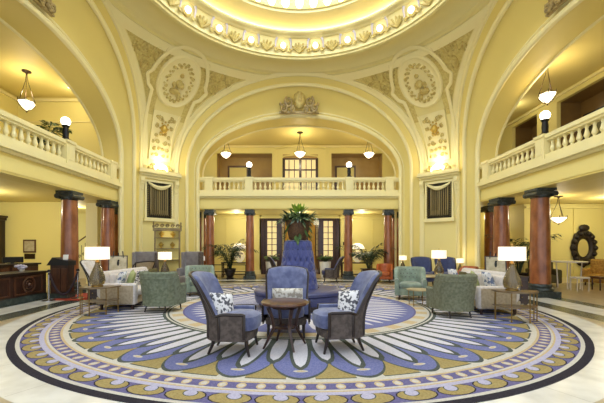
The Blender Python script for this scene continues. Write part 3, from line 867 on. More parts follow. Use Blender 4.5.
# ------------------------------------------------------------------ pendant lanterns
pl = None
def pendant(x, y, ztop, L, lab, e, kz=1):
    global pl
    if pl is None:
        pl = thing('pendant_lantern', lab, 'pendant lamp', (x, y, ztop), 0, 'bronze pendant lanterns')
        w = MB(); w.lathe([(.17, 0), (.17, -.03), (.05, -.06), (.02, -.12)], (0, 0, 0), 14); w.build('canopy', bronze, pl)
        for k in range(3):
            a = 2*PI*k/3+.3
            w = MB(); w.tube([(.02*math.cos(a), .02*math.sin(a), -.1), (.05*math.cos(a), .05*math.sin(a), -.35), (.285*math.cos(a), .285*math.sin(a), -.98)], .011, 5); w.build('chain', bronze, pl)
        w = MB(); w.lathe([(.02, -1.28), (.17, -1.2), (.30, -1.05), (.31, -1.0), (.29, -1.0), (.15, -1.15), (.001, -1.2)], (0, 0, 0), 6, cap=False); w.build('glass_bowl', bowl_m, pl)
        w = MB()
        for k in range(6):
            a = 2*PI*k/6
            w.tube([(.31*math.cos(a), .31*math.sin(a), -.93), (.315*math.cos(a), .315*math.sin(a), -1.07), (.18*math.cos(a), .18*math.sin(a), -1.2), (.02*math.cos(a), .02*math.sin(a), -1.3)], .012, 5)
            b = a+PI/3
            w.tube([(.315*math.cos(a), .315*math.sin(a), -1.0), (.315*math.cos(b), .315*math.sin(b), -1.0)], .014, 5)
        w.ball((0, 0, -1.32), .03, 8); w.build('frame', bronze, pl)
        o = pl
    else: o = dup(pl, (x, y, ztop), 0, lab)
    o.scale = (L, L, kz)
    light('POINT', (x, y, ztop-.72*kz), e, (1, .86, .58), .12)
pendant(-8.87, 11.05, 7.15, .78, 'bronze pendant lantern hanging in the left gallery', 38)
pendant(7.65, 10.5, 7.15, .78, 'bronze pendant lantern hanging in the right gallery', 38)
pendant(-3.65, 17.0, 7.15, .85, 'leftmost of the three bronze pendant lanterns in the far gallery', 42)
pendant(.05, 16.9, 7.15, .9, 'middle of the three bronze pendant lanterns in the far gallery', 42)
pendant(3.5, 17.0, 7.15, .85, 'rightmost of the three bronze pendant lanterns in the far gallery', 42)
pendant(8.8, 11.55, 3.16, .8, 'bronze pendant lantern hanging under the right gallery beside the large red column', 24, .72)
# recessed downlights that lit the aisles
def downlight(x, y, z, e, lab):
    w = MB(); w.lathe([(.001, -.012), (.06, -.012), (.075, -.004), (.09, -.012), (.09, 0)], (0, 0, 0), 14)
    o = w.build('ceiling_downlight', [bulb_m]); o.location = (x, y, z)
    tag(o, lab, 'ceiling light', 'small recessed ceiling lights')
    light('POINT', (x, y, z-.35), e, (1, .92, .7), .1)
downlight(-9.8, 10.2, 3.16, 110, 'small recessed light in the ceiling over the reception desk')
downlight(-9.6, 14.6, 3.16, 45, 'small recessed light in the ceiling over the staircase')
downlight(10.8, 11.6, 3.16, 70, 'small recessed light in the ceiling near the carved mirror')
downlight(8.2, 15.8, 3.16, 34, 'small recessed light in the ceiling behind the right columns')
downlight(-3.1, 16.9, 3.16, 38, 'small recessed light in the ceiling over the left far palm')
downlight(3.1, 16.9, 3.16, 38, 'small recessed light in the ceiling over the right far palm')
downlight(.05, 16.6, 3.16, 34, 'small recessed light in the ceiling in front of the entrance doors')
downlight(.05, 19.4, 3.16, 16, 'small recessed light in the ceiling of the vestibule behind the open doors')
downlight(8.6, 13.6, 7.15, 14, 'small recessed light in the ceiling of the right gallery')
downlight(-8.2, 12.2, 7.15, 10, 'small recessed light in the ceiling of the left gallery')
# smoke detectors on far gallery ceiling
for x, lab in ((-3.0, 'left small round detector on the far gallery ceiling'), (2.9, 'right small round detector on the far gallery ceiling')):
    o = MB().lathe([(.1, 0), (.1, -.03), (.06, -.06), (.001, -.06)], (0, 0, 0), 12).build('smoke_detector', potwhite, loc=(x, 16.0, 7.15)); tag(o, lab, 'detector', 'round ceiling detectors')
# painting in the right gallery
pt = MB().box(10.68, 10.75, 11.6, 13.3, 5.3, 6.4).build('framed_painting', wood_blk, smooth=False)
pt.location = (-.22, -.75, -.1); tag(pt, 'dark green landscape painting in the alcove of the right gallery', 'painting')
MB().box(10.67, 10.69, 11.7, 13.2, 5.38, 6.32).build('canvas', painting, pt, smooth=False)
# doorway alcove pictures
# staircase behind the left columns
st = thing('staircase', 'staircase with wrought iron railing seen between the left columns', 'staircase', (-9.3, 15.6, 0))
w = MB()
for i in range(9): w.box(-1.6+.26*i, -1.6+.26*(i+1), 0, 1.3, 0, .17*(i+1))
w.build('steps', stone_p, st, smooth=False)
w = MB(); w.tube([(-1.7, -.05, 1.05), (.35, -.05, 2.5), (.9, -.05, 2.55)], .03, 6); w.build('handrail', wood_m, st)
for i in range(14):
    x = -1.5+.17*i
    w = MB(); zb = max(0, .17*((x+1.6)/.26)); w.tube([(x, -.05, zb), (x, -.05, zb+.9)], .011, 5)
    p = [(x+.085+.06*(1-q/12*.8)*math.cos(q*.7), -.05, zb+.5+.09*(1-q/12*.8)*math.sin(q*.7)) for q in range(13)]
    w.tube(p, .012, 5); w.build('baluster', bronze, st)
# ------------------------------------------------------------------ seating builders
def ushell(mb, path, h, zb, lean, o0, o1, ns=36, nz=7, s0=-1, s1=1, rim=.012):
    """U-shaped upholstered wall. path(s)->(x, y) plan; h(s) top height; lean(s,z)->(dx,dy)"""
    S = [lerp(s0, s1, i/ns) for i in range(ns+1)]
    def nrm(s):
        a = Vector(path(s-.01)); b = Vector(path(s+.01)); t = (b-a).normalized(); return Vector((t.y, -t.x))   # outward
    rows = []
    for s in S:
        p = Vector(path(s)); n = nrm(s); H = h(s); row = []
        def pt(o, z):
            dx, dy = lean(s, z); q = p+n*o; return (q.x+dx, q.y+dy, z)
        z_b = zb(s) if callable(zb) else zb
        for k in range(nz+1): row.append(pt(o0, lerp(z_b, H-rim, k/nz)))
        row.append(pt(lerp(o0, o1, .3), H)); row.append(pt(lerp(o0, o1, .7), H))
        for k in range(nz+1): row.append(pt(o1, lerp(H-rim, z_b, k/nz)))
        rows.append(row)
    n = len(rows[0]); vs = [p for r in rows for p in r]; fs = []
    for i in range(ns):
        for k in range(n):
            l = (k+1) % n; fs.append((i*n+k, i*n+l, (i+1)*n+l, (i+1)*n+k))
    fs.append(tuple(range(n))[::-1]); fs.append(tuple(ns*n+k for k in range(n)))
    mb.add(vs, fs)
    return rows
def upath(W, yb, yf, ymid, k=.55):
    """plan: back arc for |s|<k, then straight arms to yf"""
    def f(s):
        a = abs(s); sg = 1 if s >= 0 else -1
        if a < k:
            th = s/k*PI/2; return (W*math.sin(th), ymid-(ymid-yb)*math.cos(th))
        q = (a-k)/(1-k); return (sg*W, lerp(ymid, yf, q))
    return f
def dshape(W, yb, ymid, yf, bow, n=14):
    """seat outline: half-round back, bowed front"""
    pts = [(W*math.sin(t), ymid-(ymid-yb)*math.cos(t)) for t in [-PI/2+PI*i/n for i in range(n+1)]]
    pts += [(W*math.cos(t), yf+bow*math.sin(t)) for t in [PI*i/n for i in range(n+1)]]
    return pts
def dcushion(mb, poly, z0, z1, r, crown=.02):
    cx = sum(p[0] for p in poly)/len(poly); cy = sum(p[1] for p in poly)/len(poly)
    def ring(k, z): return [(cx+(x-cx)*k, cy+(y-cy)*k, z) for x, y in poly]
    W = max(abs(p[0]) for p in poly); e = 1-r/W
    lv = [(e, z0), (1-(1-e)*.3, z0+r*.3), (1, (z0+z1)/2), (1-(1-e)*.3, z1-r*.3), (e, z1), (.7, z1+crown*.6), (.35, z1+crown), (.01, z1+crown*1.1)]
    n = len(poly); vs = [p for k, z in lv for p in ring(k, z)]; fs = []
    for i in range(len(lv)-1):
        for a in range(n):
            b = (a+1) % n; fs.append((i*n+a, i*n+b, (i+1)*n+b, (i+1)*n+a))
    fs.append(tuple(range(n))[::-1]); mb.add(vs, fs)
def leg(name, parent, x, y, h, m, dx=0, dy=0, r0=.03, r1=.016):
    w = MB(); w.tube([(x, y, h), (x+dx*.15, y+dy*.15, h*.6), (x+dx, y+dy, 0)], [r0, (r0+r1)/2, r1], 8); return w.build(name, m, parent)

def wing_chair(label, loc, rz, m_in=blue_v, m_out=taupe, m_leg=wood_blk, group=None, top=1.055):
    t = thing('wing_chair', label, 'armchair', loc, rz, group)
    P = upath(.315, -.29, .235, -.06, .55)
    def h(s): a = abs(s); return .55+(top-.55)*(1-sst(.33, .47, a)) - .05*min(1, a/.35)**2*(1-sst(.4, .6, a)) + .01
    def lean(s, z):
        q = max(0, z-.42); a = abs(s); x, y = P(s)
        return (x*(.62*q-.13*min(1, q*8))*(1-sst(.45, .8, a)), (-.12*q-.36*q*q)*(1-.8*sst(.4, .7, a)))
    w = MB(); rows = ushell(w, P, h, .36, lean, -.035, .03, 44, 8); w.build('backrest', m_in, t)
    w = MB(); ushell(w, P, lambda s: h(s)-.02, .21, lean, .031, .052, 44, 8); w.build('outer_back', m_out, t)
    # wooden edge that runs over the wings and down the arms
    w = MB()
    pts = []
    for i in range(45):
        s = -1+2*i/44; x, y = P(s); dx, dy = lean(s, h(s)); a = Vector(P(s-.01)); b = Vector(P(s+.01)); tt_ = (b-a).normalized()
        pts.append((x+tt_.y*.046+dx, y-tt_.x*.046+dy, h(s)-.012))
    w.tube([(pts[0][0], pts[0][1], .24)]+pts+[(pts[-1][0], pts[-1][1], .24)], .02, 6)
    for s in (-.30, .30, -.52, .52):      # back posts
        q = []
        for k in range(8):
            z = lerp(.24, h(s)-.03, k/7); x, y = P(s); dx, dy = lean(s, z); a = Vector(P(s-.01)); b = Vector(P(s+.01)); tt_ = (b-a).normalized()
            q.append((x+tt_.y*.058+dx, y-tt_.x*.058+dy, z))
        w.tube(q, .018, 6)
    w.build('wood_frame', m_leg, t)
    w = MB(); dcushion(w, dshape(.32, -.27, -.06, .235, .09), .20, .315, .03, 0); w.build('seat_rail', m_out, t)
    w = MB(); dcushion(w, dshape(.285, -.24, -.06, .245, .14), .31, .51, .06, .025); w.build('seat_cushion', m_in, t)
    for sx in (-1, 1):
        leg('leg', t, sx*.27, .24, .22, m_leg, sx*.01, .04); leg('leg', t, sx*.19, -.21, .22, m_leg, sx*.01, -.07)
    return t
def pillow(label, loc, rot, m, W=.42, H=.42, T=.07, group=None):
    w = MB()
    def f(sg):
        def g(u, v):
            k = max(0, (1-abs(u)**3)*(1-abs(v)**3))**.5
            e = 1-.06*(1-abs(u))*0
            return (u*W/2*(1-.05*(1-v*v)*0+.0), sg*T*k, v*H/2)
        return g
    A = [-1+2*i/10 for i in range(11)]
    w.grid(f(1), A, A); w.grid(f(-1), A, A, flip=True)
    o = w.build('throw_pillow', m, angle=80); o.location = loc; o.rotation_euler = rot
    return tag(o, label, 'pillow', group)
def tub_chair(label, loc, rz, m, m_leg, W=.36, top=.88, arm=.66, yb=-.36, yf=.30, seam=True, th=.11, tuft=False, seat=.45, name='tub_chair', leanb=.18, m_seat=None, drop=(.45, .85), legh=.15):
    t = thing(name, label, 'armchair', loc, rz)
    P = upath(W, yb, yf, -.05, .58)
    def h(s): return arm+(top-arm)*(1-sst(drop[0], drop[1], abs(s)))
    def lean(s, z):
        q = max(0, z-.3); x, y = P(s); return (x*.06*q, -leanb*q*(1-sst(.4, .9, abs(s))))
    w = MB(); ushell(w, P, h, legh, lean, -th*.45, th*.55, 40, 8, rim=.035); w.build('backrest', m, t)
    if seam:
        w = MB(); pts = []
        for i in range(27):
            s = -.52+1.04*i/26; z = h(s)-.14; x, y = P(s); dx, dy = lean(s, z); a = Vector(P(s-.01)); b = Vector(P(s+.01)); q = (b-a).normalized()
            pts.append((x+q.y*(th*.55+.002)+dx, y-q.x*(th*.55+.002)+dy, z))
        w.tube(pts, .01, 5); w.build('back_seam', m_leg if seam == 2 else m, t)
    w = MB(); dcushion(w, dshape(W-th*.4, yb+.04, -.05, yf-.02, .05), legh, seat-.13, .03, 0); w.build('seat_base', m, t)
    w = MB(); dcushion(w, dshape(W-th*.5, yb+.06, -.05, yf, .07), seat-.13, seat, .05, .03); w.build('seat_cushion', m_seat or m, t)
    if tuft:
        for r in range(3):
            for c in range(-2, 3):
                w = MB()
                s = (c+.5*(r % 2))*.13; z = seat+.12+.1*r; x, y = P(s); dx, dy = lean(s, z); a = Vector(P(s-.01)); b = Vector(P(s+.01)); q = (b-a).normalized()
                w.ball((x-q.y*(th*.45)+dx, y+q.x*(th*.45)+dy, z), .014, 6); w.build('button', m_leg, t)
    for sx in (-1, 1):
        leg('leg', t, sx*(W-.06), yf-.06, legh+.02, m_leg, sx*.01, .02, .024, .014); leg('leg', t, sx*(W-.1), yb+.1, legh+.02, m_leg, sx*.01, -.04, .024, .014)
    return t
def sofa(label, loc, rz, L=2.1, D=.9, m=cream_f, mp=cream_p):
    """front = +Y, long axis x"""
    t = thing('sofa', label, 'sofa', loc, rz)
    h = L/2
    w = MB(); w.rbox(-h, h, -D/2, D/2-.04, .13, .30, .03); w.build('base', mp, t)
    w = MB(); w.rbox(-h, h, -D/2, -D/2+.2, .28, .86, .07, puff=0, n=6); w.build('backrest', m, t)
    for sx in (-1, 1):
        w = MB(); w.rbox(sx*h-(.0 if sx < 0 else .16), sx*h+(.16 if sx < 0 else 0), -D/2+.04, D/2, .12, .60, .05); w.build('arm', m, t)
        w = MB(); w.rbox(sx*h-.006 if sx < 0 else sx*h-.006, sx*h+.006, -D/2+.1, D/2-.05, .17, .55, .005); w.build('arm_panel', mp, t)
    for k in (-1, 1):
        w = MB(); w.rbox(k*(h-.17)/2-(h-.17)/2, k*(h-.17)/2+(h-.17)/2, -D/2+.18, D/2+.01, .30, .45, .05, puff=.02); w.build('seat_cushion', m, t)
        w = MB(); w.rbox(k*(h-.17)/2-(h-.17)/2, k*(h-.17)/2+(h-.17)/2, -D/2+.17, -D/2+.32, .44, .80, .06); w.build('back_cushion', m, t)
    for sx in (-1, 1):
        for y in (-D/2+.08, D/2-.1): w = MB(); w.cyl((sx*(h-.09), y), .03, 0, .14, 8, .038); w.build('leg', wood_d, t)
    return t

# ------------------------------------------------------------------ centre group
G1 = 'blue wing chairs round the centre table'
wing_chair('blue velvet wing chair left of the round wooden table, seen from its side', (-.93, 4.62, .013), math.radians(-94), group=G1)
wing_chair('blue velvet wing chair behind the round wooden table, facing straight out', (-.235, 5.50, .013), math.radians(180), group=G1)
wing_chair('blue velvet wing chair right of the round wooden table, seen from its side', (.53, 4.75, .013), math.radians(98), group=G1)
G2 = 'patterned pillows on the blue wing chairs'
pillow('black and white damask pillow on the left blue wing chair', (-1.07, 4.56, .625), (math.radians(-16), math.radians(8), math.radians(42)), damask, .36, .34, .06, G2)
pillow('grey and white lumbar pillow on the blue wing chair facing out', (-.22, 5.58, .62), (math.radians(12), 0, 0), damask_g, .5, .25, .06, G2)
pillow('black and white damask pillow on the right blue wing chair', (.64, 4.70, .63), (math.radians(-16), math.radians(-8), math.radians(-42)), damask, .34, .36, .06, G2)
# round table
rt = thing('side_table', 'round dark wood table with splayed legs between the three blue wing chairs', 'table', (-.235, 4.80, .013))
w = MB(); w.lathe([(.30, .585), (.335, .60), (.345, .615), (.335, .635), (.32, .64), (.001, .642)], (0, 0, 0), 12); w.build('top', wood_m, rt, angle=25)
w = MB(); w.lathe([(.19, .545), (.2, .585)], (0, 0, 0), 12); w.build('apron', wood_d, rt, angle=25)
w = MB(); w.lathe([(.15, .265), (.16, .27), (.16, .28), (.15, .285)], (0, 0, 0), 12); w.build('shelf', wood_d, rt)
for k in range(4):
    a = -PI/2+.42+k*PI/2; c, s = math.cos(a), math.sin(a)
    w = MB(); w.tube([(.25*c, .25*s, .56), (.19*c, .19*s, .42), (.165*c, .165*s, .27), (.25*c, .25*s, .12), (.32*c, .32*s, 0)], [.03, .026, .024, .02, .014], 8); w.build('leg', wood_d, rt)
# borne settee
bs = thing('borne_settee', 'round blue settee with tall tufted centre back, in the middle of the rug', 'settee', (-.05, 8.1, .013))
w = MB(); w.lathe([(.86, .0), (.90, .02), (.93, .09), (.93, .12)], (0, 0, 0), 48); w.build('plinth', taupe, bs)
w = MB(); w.lathe([(.9, .12), (1.0, .14), (1.03, .24), (1.02, .31), (.99, .33)], (0, 0, 0), 56, cap=False); w.build('seat_band', blue_l, bs)
w = MB(); w.lathe([(1.0, .32), (1.04, .345), (1.04, .39), (1.0, .425), (.9, .44), (.5, .45)], (0, 0, 0), 56, cap=False); w.build('seat_cushion', blue_l, bs)
w = MB()
ZB0, ZB1 = .43, 1.56
def brad(z): return lerp(.485, .325, (z-ZB0)/(ZB1-ZB0))
NB, NR = 18, 4
def tuftf(a, z):
    v = (z-.62)/.245; u = a/(2*PI)*NB
    best = 9
    for r in range(-1, 6):
        for c in (math.floor(u)-1, math.floor(u), math.floor(u)+1, math.floor(u)+2):
            uu = c+(.5 if r % 2 else 0)
            best = min(best, math.hypot((u-uu)*.75, v-r))
    dim = -.03*math.exp(-(best/.2)**2)
    du = abs(((u*.75*2/1.5 - v) + .5) % 1-.5); dv = abs(((u*.75*2/1.5+v)+.5) % 1-.5)
    dim -= .012*(math.exp(-(du/.09)**2)+math.exp(-(dv/.09)**2))
    edge = .03*max(0, 1-((ZB1-z)/.05))**2 if z > ZB1-.05 else 0
    R = brad(z)+dim*1.3-edge
    cx, cy = math.cos(a), math.sin(a); k = (abs(cx)**3.2+abs(cy)**3.2)**(-1/3.2)
    return (R*k*cx*.98, R*k*cy*.98, z)
w.grid(tuftf, [2*PI*i/192 for i in range(192)], [lerp(ZB0, ZB1, i/60) for i in range(61)], True)
w.lathe([(.30, ZB1-.002), (.25, ZB1+.01), (.001, ZB1+.01)], (0, 0, 0), 48, sq=3.2, cap=False)
w.build('tufted_back', blue_t, bs, angle=70)
for r in range(0, 4):
    for c in range(NB):
        a = 2*PI*(c+(.5 if r % 2 else 0))/NB
        if math.sin(a) > .1: continue
        z = .62+.245*r; p = tuftf(a, z)
        w = MB(); w.ball((p[0]*1.0, p[1]*1.0, z), .024, 8); w.build('button', navy_v, bs)
for k in range(6):
    a = 2*PI*k/6+.2; w = MB(); w.cyl((.8*math.cos(a), .8*math.sin(a)), .03, -.012, .02, 8); w.build('foot', wood_blk, bs)
# planter on the settee
pp = thing('planter', 'wicker planter with leafy green plant on top of the blue round settee', 'potted plant', (-.05, 8.1, 1.585))
w = MB(); w.lathe([(.18, 0), (.22, .04), (.27, .3), (.29, .46), (.27, .48), (.25, .44), (.001, .42)], (0, 0, 0), 24); w.build('basket', wicker, pp)
def leafblade(w, base, az, el, L, wd, droop, n=6, tw=0):
    d = Vector((math.cos(az)*math.cos(el), math.sin(az)*math.cos(el), math.sin(el))); side = Vector((-math.sin(az), math.cos(az), tw)).normalized()
    p = Vector(base); vs = []
    for i in range(n+1):
        q = i/n; c = p+d*(L*q)+Vector((0, 0, -droop*L*q*q)); k = wd*math.sin(PI*min(1, q*.92+.08))**.8
        nup = side.cross(d)*k*.25
        vs += [tuple(c-side*k+nup), tuple(c), tuple(c+side*k+nup)]
    fs = []
    for i in range(n):
        for j in (0, 1): fs.append((3*i+j, 3*i+j+1, 3*i+j+4, 3*i+j+3))
    w.add(vs, fs)
def foliage(parent, name, m, n, zb, r0, L, el, wd, droop, rnd, spread=.1):
    w = MB(); w.keepn = True
    for i in range(n):
        a = rnd.uniform(0, 2*PI); e = rnd.uniform(*el)
        leafblade(w, (r0*math.cos(a)*rnd.random(), r0*math.sin(a)*rnd.random(), zb+rnd.uniform(0, spread)), a, e, rnd.uniform(*L), rnd.uniform(*wd), droop*rnd.uniform(.5, 1.3))
    return w.build(name, m, parent, angle=80)
R_ = random.Random(3)
foliage(pp, 'dark_leaves', leaf_d, 150, .46, .3, (.18, .34), (-.3, 1.0), (.03, .045), .5, R_)
foliage(pp, 'green_leaves', leaf_v, 170, .48, .3, (.18, .34), (-.2, 1.2), (.028, .04), .5, R_)
foliage(pp, 'lime_leaves', leaf_y, 34, .62, .14, (.16, .27), (.5, 1.5), (.025, .04), .25, R_)
w = MB(); w.keepn = True
for i in range(26):
    a = R_.uniform(0, 2*PI); z = R_.uniform(.0, .4); leafblade(w, (.28*math.cos(a), .28*math.sin(a), z), a, -.9, R_.uniform(.12, .22), .035, .2)
w.build('trailing_leaves', leaf_a, pp, angle=80)

# ------------------------------------------------------------------ plants
def palm(label, loc, H, n, spread, seed, pot, m=leaf_a, leafL=.3, name='potted_palm', lean=.9):
    t = thing(name, label, 'potted plant', loc); r = random.Random(seed)
    if pot == 'urn':
        w = MB(); w.lathe([(.17, 0), (.18, .03), (.13, .07), (.2, .2), (.27, .42), (.29, .46), (.26, .47), (.24, .43), (.001, .41)], (0, 0, 0), 22); w.build('urn', potdark, t); zb = .42
    elif pot == 'box':
        w = MB(); w.box(-.3, .3, -.22, .22, 0, .42); w.box(-.33, .33, -.25, .25, .42, .47); w.build('planter_box', wood_d, t, smooth=False); zb = .46
    else:
        w = MB(); w.lathe([(.19, 0), (.21, .02), (.25, .5), (.27, .72), (.27, .76), (.24, .76), (.23, .7), (.001, .68)], (0, 0, 0), 24); w.build('pot', potwhite, t); zb = .7
    st_ = MB(); lf = MB(); lf.keepn = True
    for i in range(n):
        a = 2*PI*i/n*1.0+r.uniform(-.4, .4); L = H*r.uniform(.7, 1.05); sp = spread*r.uniform(.4, 1.0)*L; dr = r.uniform(.25, .6)*L*lean
        pts = [(.05*math.cos(a)+sp*math.cos(a)*q**1.5, .05*math.sin(a)+sp*math.sin(a)*q**1.5, zb+L*q-dr*q**3) for q in [k/12 for k in range(13)]]
        st_.tube(pts, [.012*(1-.6*k/12) for k in range(13)], 5)
        for k in range(3, 13):
            p = Vector(pts[k]); tdir = (Vector(pts[k])-Vector(pts[k-1])).normalized(); az = math.atan2(tdir.y, tdir.x) if abs(tdir.z) < .98 else a
            for sd in (-1, 1):
                LL = leafL*(.5+.9*math.sin(PI*min(1, (k-2)/11)))*r.uniform(.8, 1.1)
                leafblade(lf, p, az+sd*r.uniform(.6, .95), math.asin(max(-1, min(1, tdir.z*.5)))+r.uniform(-.2, .1), LL, .03, .45, 4)
    st_.build('stems', leaf_d, t); lf.build('fronds', m, t, angle=80)
    return t
palm('tall dark palm in a dark urn left of the entrance doors', (-3.15, 15.5, 0), 2.0, 24, .62, 5, 'urn', leaf_d, .36)
palm('broad palm in a dark wooden planter right of the entrance doors', (3.15, 15.4, 0), 1.55, 24, .85, 9, 'box', leaf_d, .4)
palm('small leafy plant in a white pot left of the entrance doors', (-1.3, 15.9, 0), .55, 16, .7, 2, 'pot', leaf_a, .14, 'potted_plant')
palm('small leafy plant in a white pot right of the entrance doors', (1.22, 15.9, 0), .55, 16, .7, 4, 'pot', leaf_a, .14, 'potted_plant')
palm('palm behind the right table lamp, between the two red columns', (8.3, 12.85, 0), 2.1, 18, .6, 6, 'urn', leaf_d, .36)
palm('fern standing in the left gallery behind the balustrade', (-7.35, 9.75, 3.64), 1.5, 14, .5, 8, 'urn', leaf_a, .2, 'potted_fern')

# ------------------------------------------------------------------ lamps
lampP = None
def lamp(label, loc, s=1, rs=1, group='cream drum table lamps'):
    global lampP
    if lampP is None:
        t = thing('table_lamp', label, 'lamp', loc, 0, group)
        w = MB(); w.lathe([(.11, 0), (.115, .01), (.11, .03), (.06, .035)], (0, 0, 0), 20); w.build('base', brass, t)
        w = MB(); w.lathe([(.06, .03), (.13, .05), (.155, .12), (.145, .22), (.09, .36), (.05, .46), (.04, .5)], (0, 0, 0), 22); w.build('glass_body', lampglass, t)
        w = MB(); w.lathe([(.042, .49), (.045, .52), (.02, .55), (.012, .6)], (0, 0, 0), 12); w.ball((0, 0, .875), .016, 8); w.cyl((0, 0), .006, .6, .875, 6); w.build('stem', brass, t)
        w = MB(); w.lathe([(.232, .575), (.228, .835)], (0, 0, 0), 36, cap=False); w.lathe([(.225, .835), (.229, .575)], (0, 0, 0), 36, cap=False); w.lathe([(.228, .833), (.03, .833)], (0, 0, 0), 36, cap=False)
        w.build('lamp_shade', shade_m, t); lampP = t
    else: t = dup(lampP, loc, 0, label)
    t.scale = (s*rs, s*rs, s)
    light('POINT', (loc[0], loc[1], loc[2]+1.0*s), 5, (1, .85, .6), .1)
    return t
def demilune(label, loc, rz, mir=1):
    t = thing('console_table', label, 'table', loc, rz)
    def sl(z0, z1, W, D, mb):
        poly = [(-W, D*.5), ] + [(W*math.sin(a)*1.0, D*.5-D*math.cos(a)) for a in [-PI/2+PI*i/16 for i in range(17)]] + [(W, D*.5)]
        mb.prism(poly, z0, z1, 'z')
    w = MB(); sl(.545, .575, .47, .46, w); w.build('top', table_top, t, angle=25)
    w = MB(); sl(.27, .29, .45, .43, w); w.build('shelf', table_top, t, angle=25)
    for a in (-1.25, -.42, .42, 1.25):
        x, y = .44*math.sin(a), .23-.43*math.cos(a)
        w = MB(); w.cyl((x, y), .013, 0, .55, 8); w.ball((x, y, .02), .02, 8); w.ball((x, y, .55), .02, 8); w.build('leg', brass, t)
    w = MB(); w.cyl((-.4, .2), .013, 0, .55, 8); w.build('leg', brass, t)
    w = MB(); w.cyl((.4, .2), .013, 0, .55, 8); w.build('leg', brass, t)
    t.scale = (.84, .9, 1)
    return t
demilune('brass-legged two-tier table with a large lamp, at the near end of the left sofa', (-4.22, 7.12, .013), math.radians(22))
demilune('brass-legged two-tier table with a large lamp, at the near end of the right sofa', (4.10, 6.42, .013), math.radians(-14))
lamp('large cream drum lamp on smoked glass body, on the left two-tier table', (-4.27, 7.15, .588), 1.0, 1.0)
lamp('large cream drum lamp on smoked glass body, on the right two-tier table', (4.04, 6.5, .588), 1.0, 1.0)
def chest(label, loc, d):
    t = thing('side_chest', label, 'chest', loc)
    x, y, z = d
    w = MB(); w.box(-x/2, x/2, -y/2, y/2, .06, z-.03); w.build('body', wood_d, t, smooth=False)
    w = MB(); w.box(-x/2-.02, x/2+.02, -y/2-.02, y/2+.02, z-.03, z); w.build('top', wood_d, t, smooth=False)
    for k in (0, 1):
        w = MB(); w.box(-x/2+.03, x/2-.03, -y/2-.015, -y/2, .1+k*(z-.16)/2, .06+(k+1)*(z-.16)/2); dr = w.build('drawer', wood_d, t, smooth=False)
        w = MB(); w.ball((0, -y/2-.03, .08+(k+.5)*(z-.16)/2), .016, 8); w.build('knob', brass, dr)
    for sx in (-1, 1):
        for sy in (-1, 1): w = MB(); w.cbox((sx*(x/2-.04), sy*(y/2-.04), .03), (.05, .05, .06)); w.build('foot', wood_d, t, smooth=False)
    return t
chest('small dark chest behind the left two-tier lamp table', (-5.05, 8.45, .0), (.28, .3, .45))
chest('small dark chest behind the right two-tier lamp table, beside the large column', (5.3, 8.3, .0), (.34, .3, .72))

# ------------------------------------------------------------------ left and right seating groups
sofa('cream sofa on the left side, with green and patterned pillows', (-4.12, 8.68, .008), math.radians(-90), 2.2, .88)
sofa('cream sofa on the right side, with green and blue patterned pillows', (4.12, 8.12, .008), math.radians(90), 2.2, .88)
G3 = 'pillows on the cream sofas'
pillow('plain green pillow on the left cream sofa', (-3.98, 8.0, .66), (math.radians(-18), math.radians(8), math.radians(-60)), lime_p, .42, .42, .07, G3)
pillow('blue and white patterned pillow near the camera end of the left cream sofa', (-4.14, 7.85, .66), (math.radians(-18), 0, math.radians(-85)), damask_b, .4, .4, .06, G3)
pillow('dark patterned pillow in the middle of the left cream sofa', (-4.06, 8.6, .66), (math.radians(-18), 0, math.radians(-90)), damask, .4, .38, .06, G3)
pillow('olive pillow at the far end of the left cream sofa', (-4.06, 9.3, .66), (math.radians(-18), 0, math.radians(-100)), olive_f, .4, .38, .06, G3)
pillow('plain green pillow on the right cream sofa', (3.98, 7.75, .66), (math.radians(-18), math.radians(-6), math.radians(66)), lime_p, .44, .42, .07, G3)
pillow('blue and white patterned pillow at the near end of the right cream sofa', (4.06, 7.32, .68), (math.radians(-18), 0, math.radians(85)), damask_b, .42, .42, .06, G3)
pillow('second, smaller dark green pillow farther along the right cream sofa', (4.04, 8.35, .65), (math.radians(-18), 0, math.radians(90)), olive_f, .38, .36, .06, G3)
pillow('blue checked pillow at the far end of the right cream sofa', (4.05, 8.95, .66), (math.radians(-18), 0, math.radians(95)), damask_b, .42, .4, .06, G3)
tub_chair('moss green tub chair on the left, seen from behind', (-3.06, 7.55, .013), math.radians(-14), green_f, wood_blk, W=.335, top=.88, arm=.60, yb=-.33, yf=.32, drop=(.64, .76))
tub_chair('olive green tub chair on the right, seen from behind', (3.12, 6.98, .013), math.radians(8), green_d, wood_blk, W=.315, top=.875, arm=.57, yb=-.34, yf=.36, drop=(.64, .76))
tub_chair('seafoam green tufted armchair on the right, facing the camera', (3.0, 9.25, .013), math.radians(165), green_s, wood_d, W=.345, top=.86, arm=.56, tuft=True, seam=False, name='tufted_armchair', leanb=.3, drop=(.5, .66), legh=.13)
tub_chair('seafoam green armchair on the left, facing the camera', (-2.95, 10.1, .008), math.radians(200), green_s, wood_d, W=.36, top=.86, arm=.56, tuft=True, seam=False, name='tufted_armchair', leanb=.3, drop=(.5, .66), legh=.13)
tub_chair('rust leather armchair in front of the rightmost far column', (3.45, 13.75, 0), math.radians(165), orange_l, wood_d, W=.27, top=.76, arm=.55, yb=-.27, yf=.25, seam=False, th=.09, seat=.42, name='leather_armchair', leanb=.12)
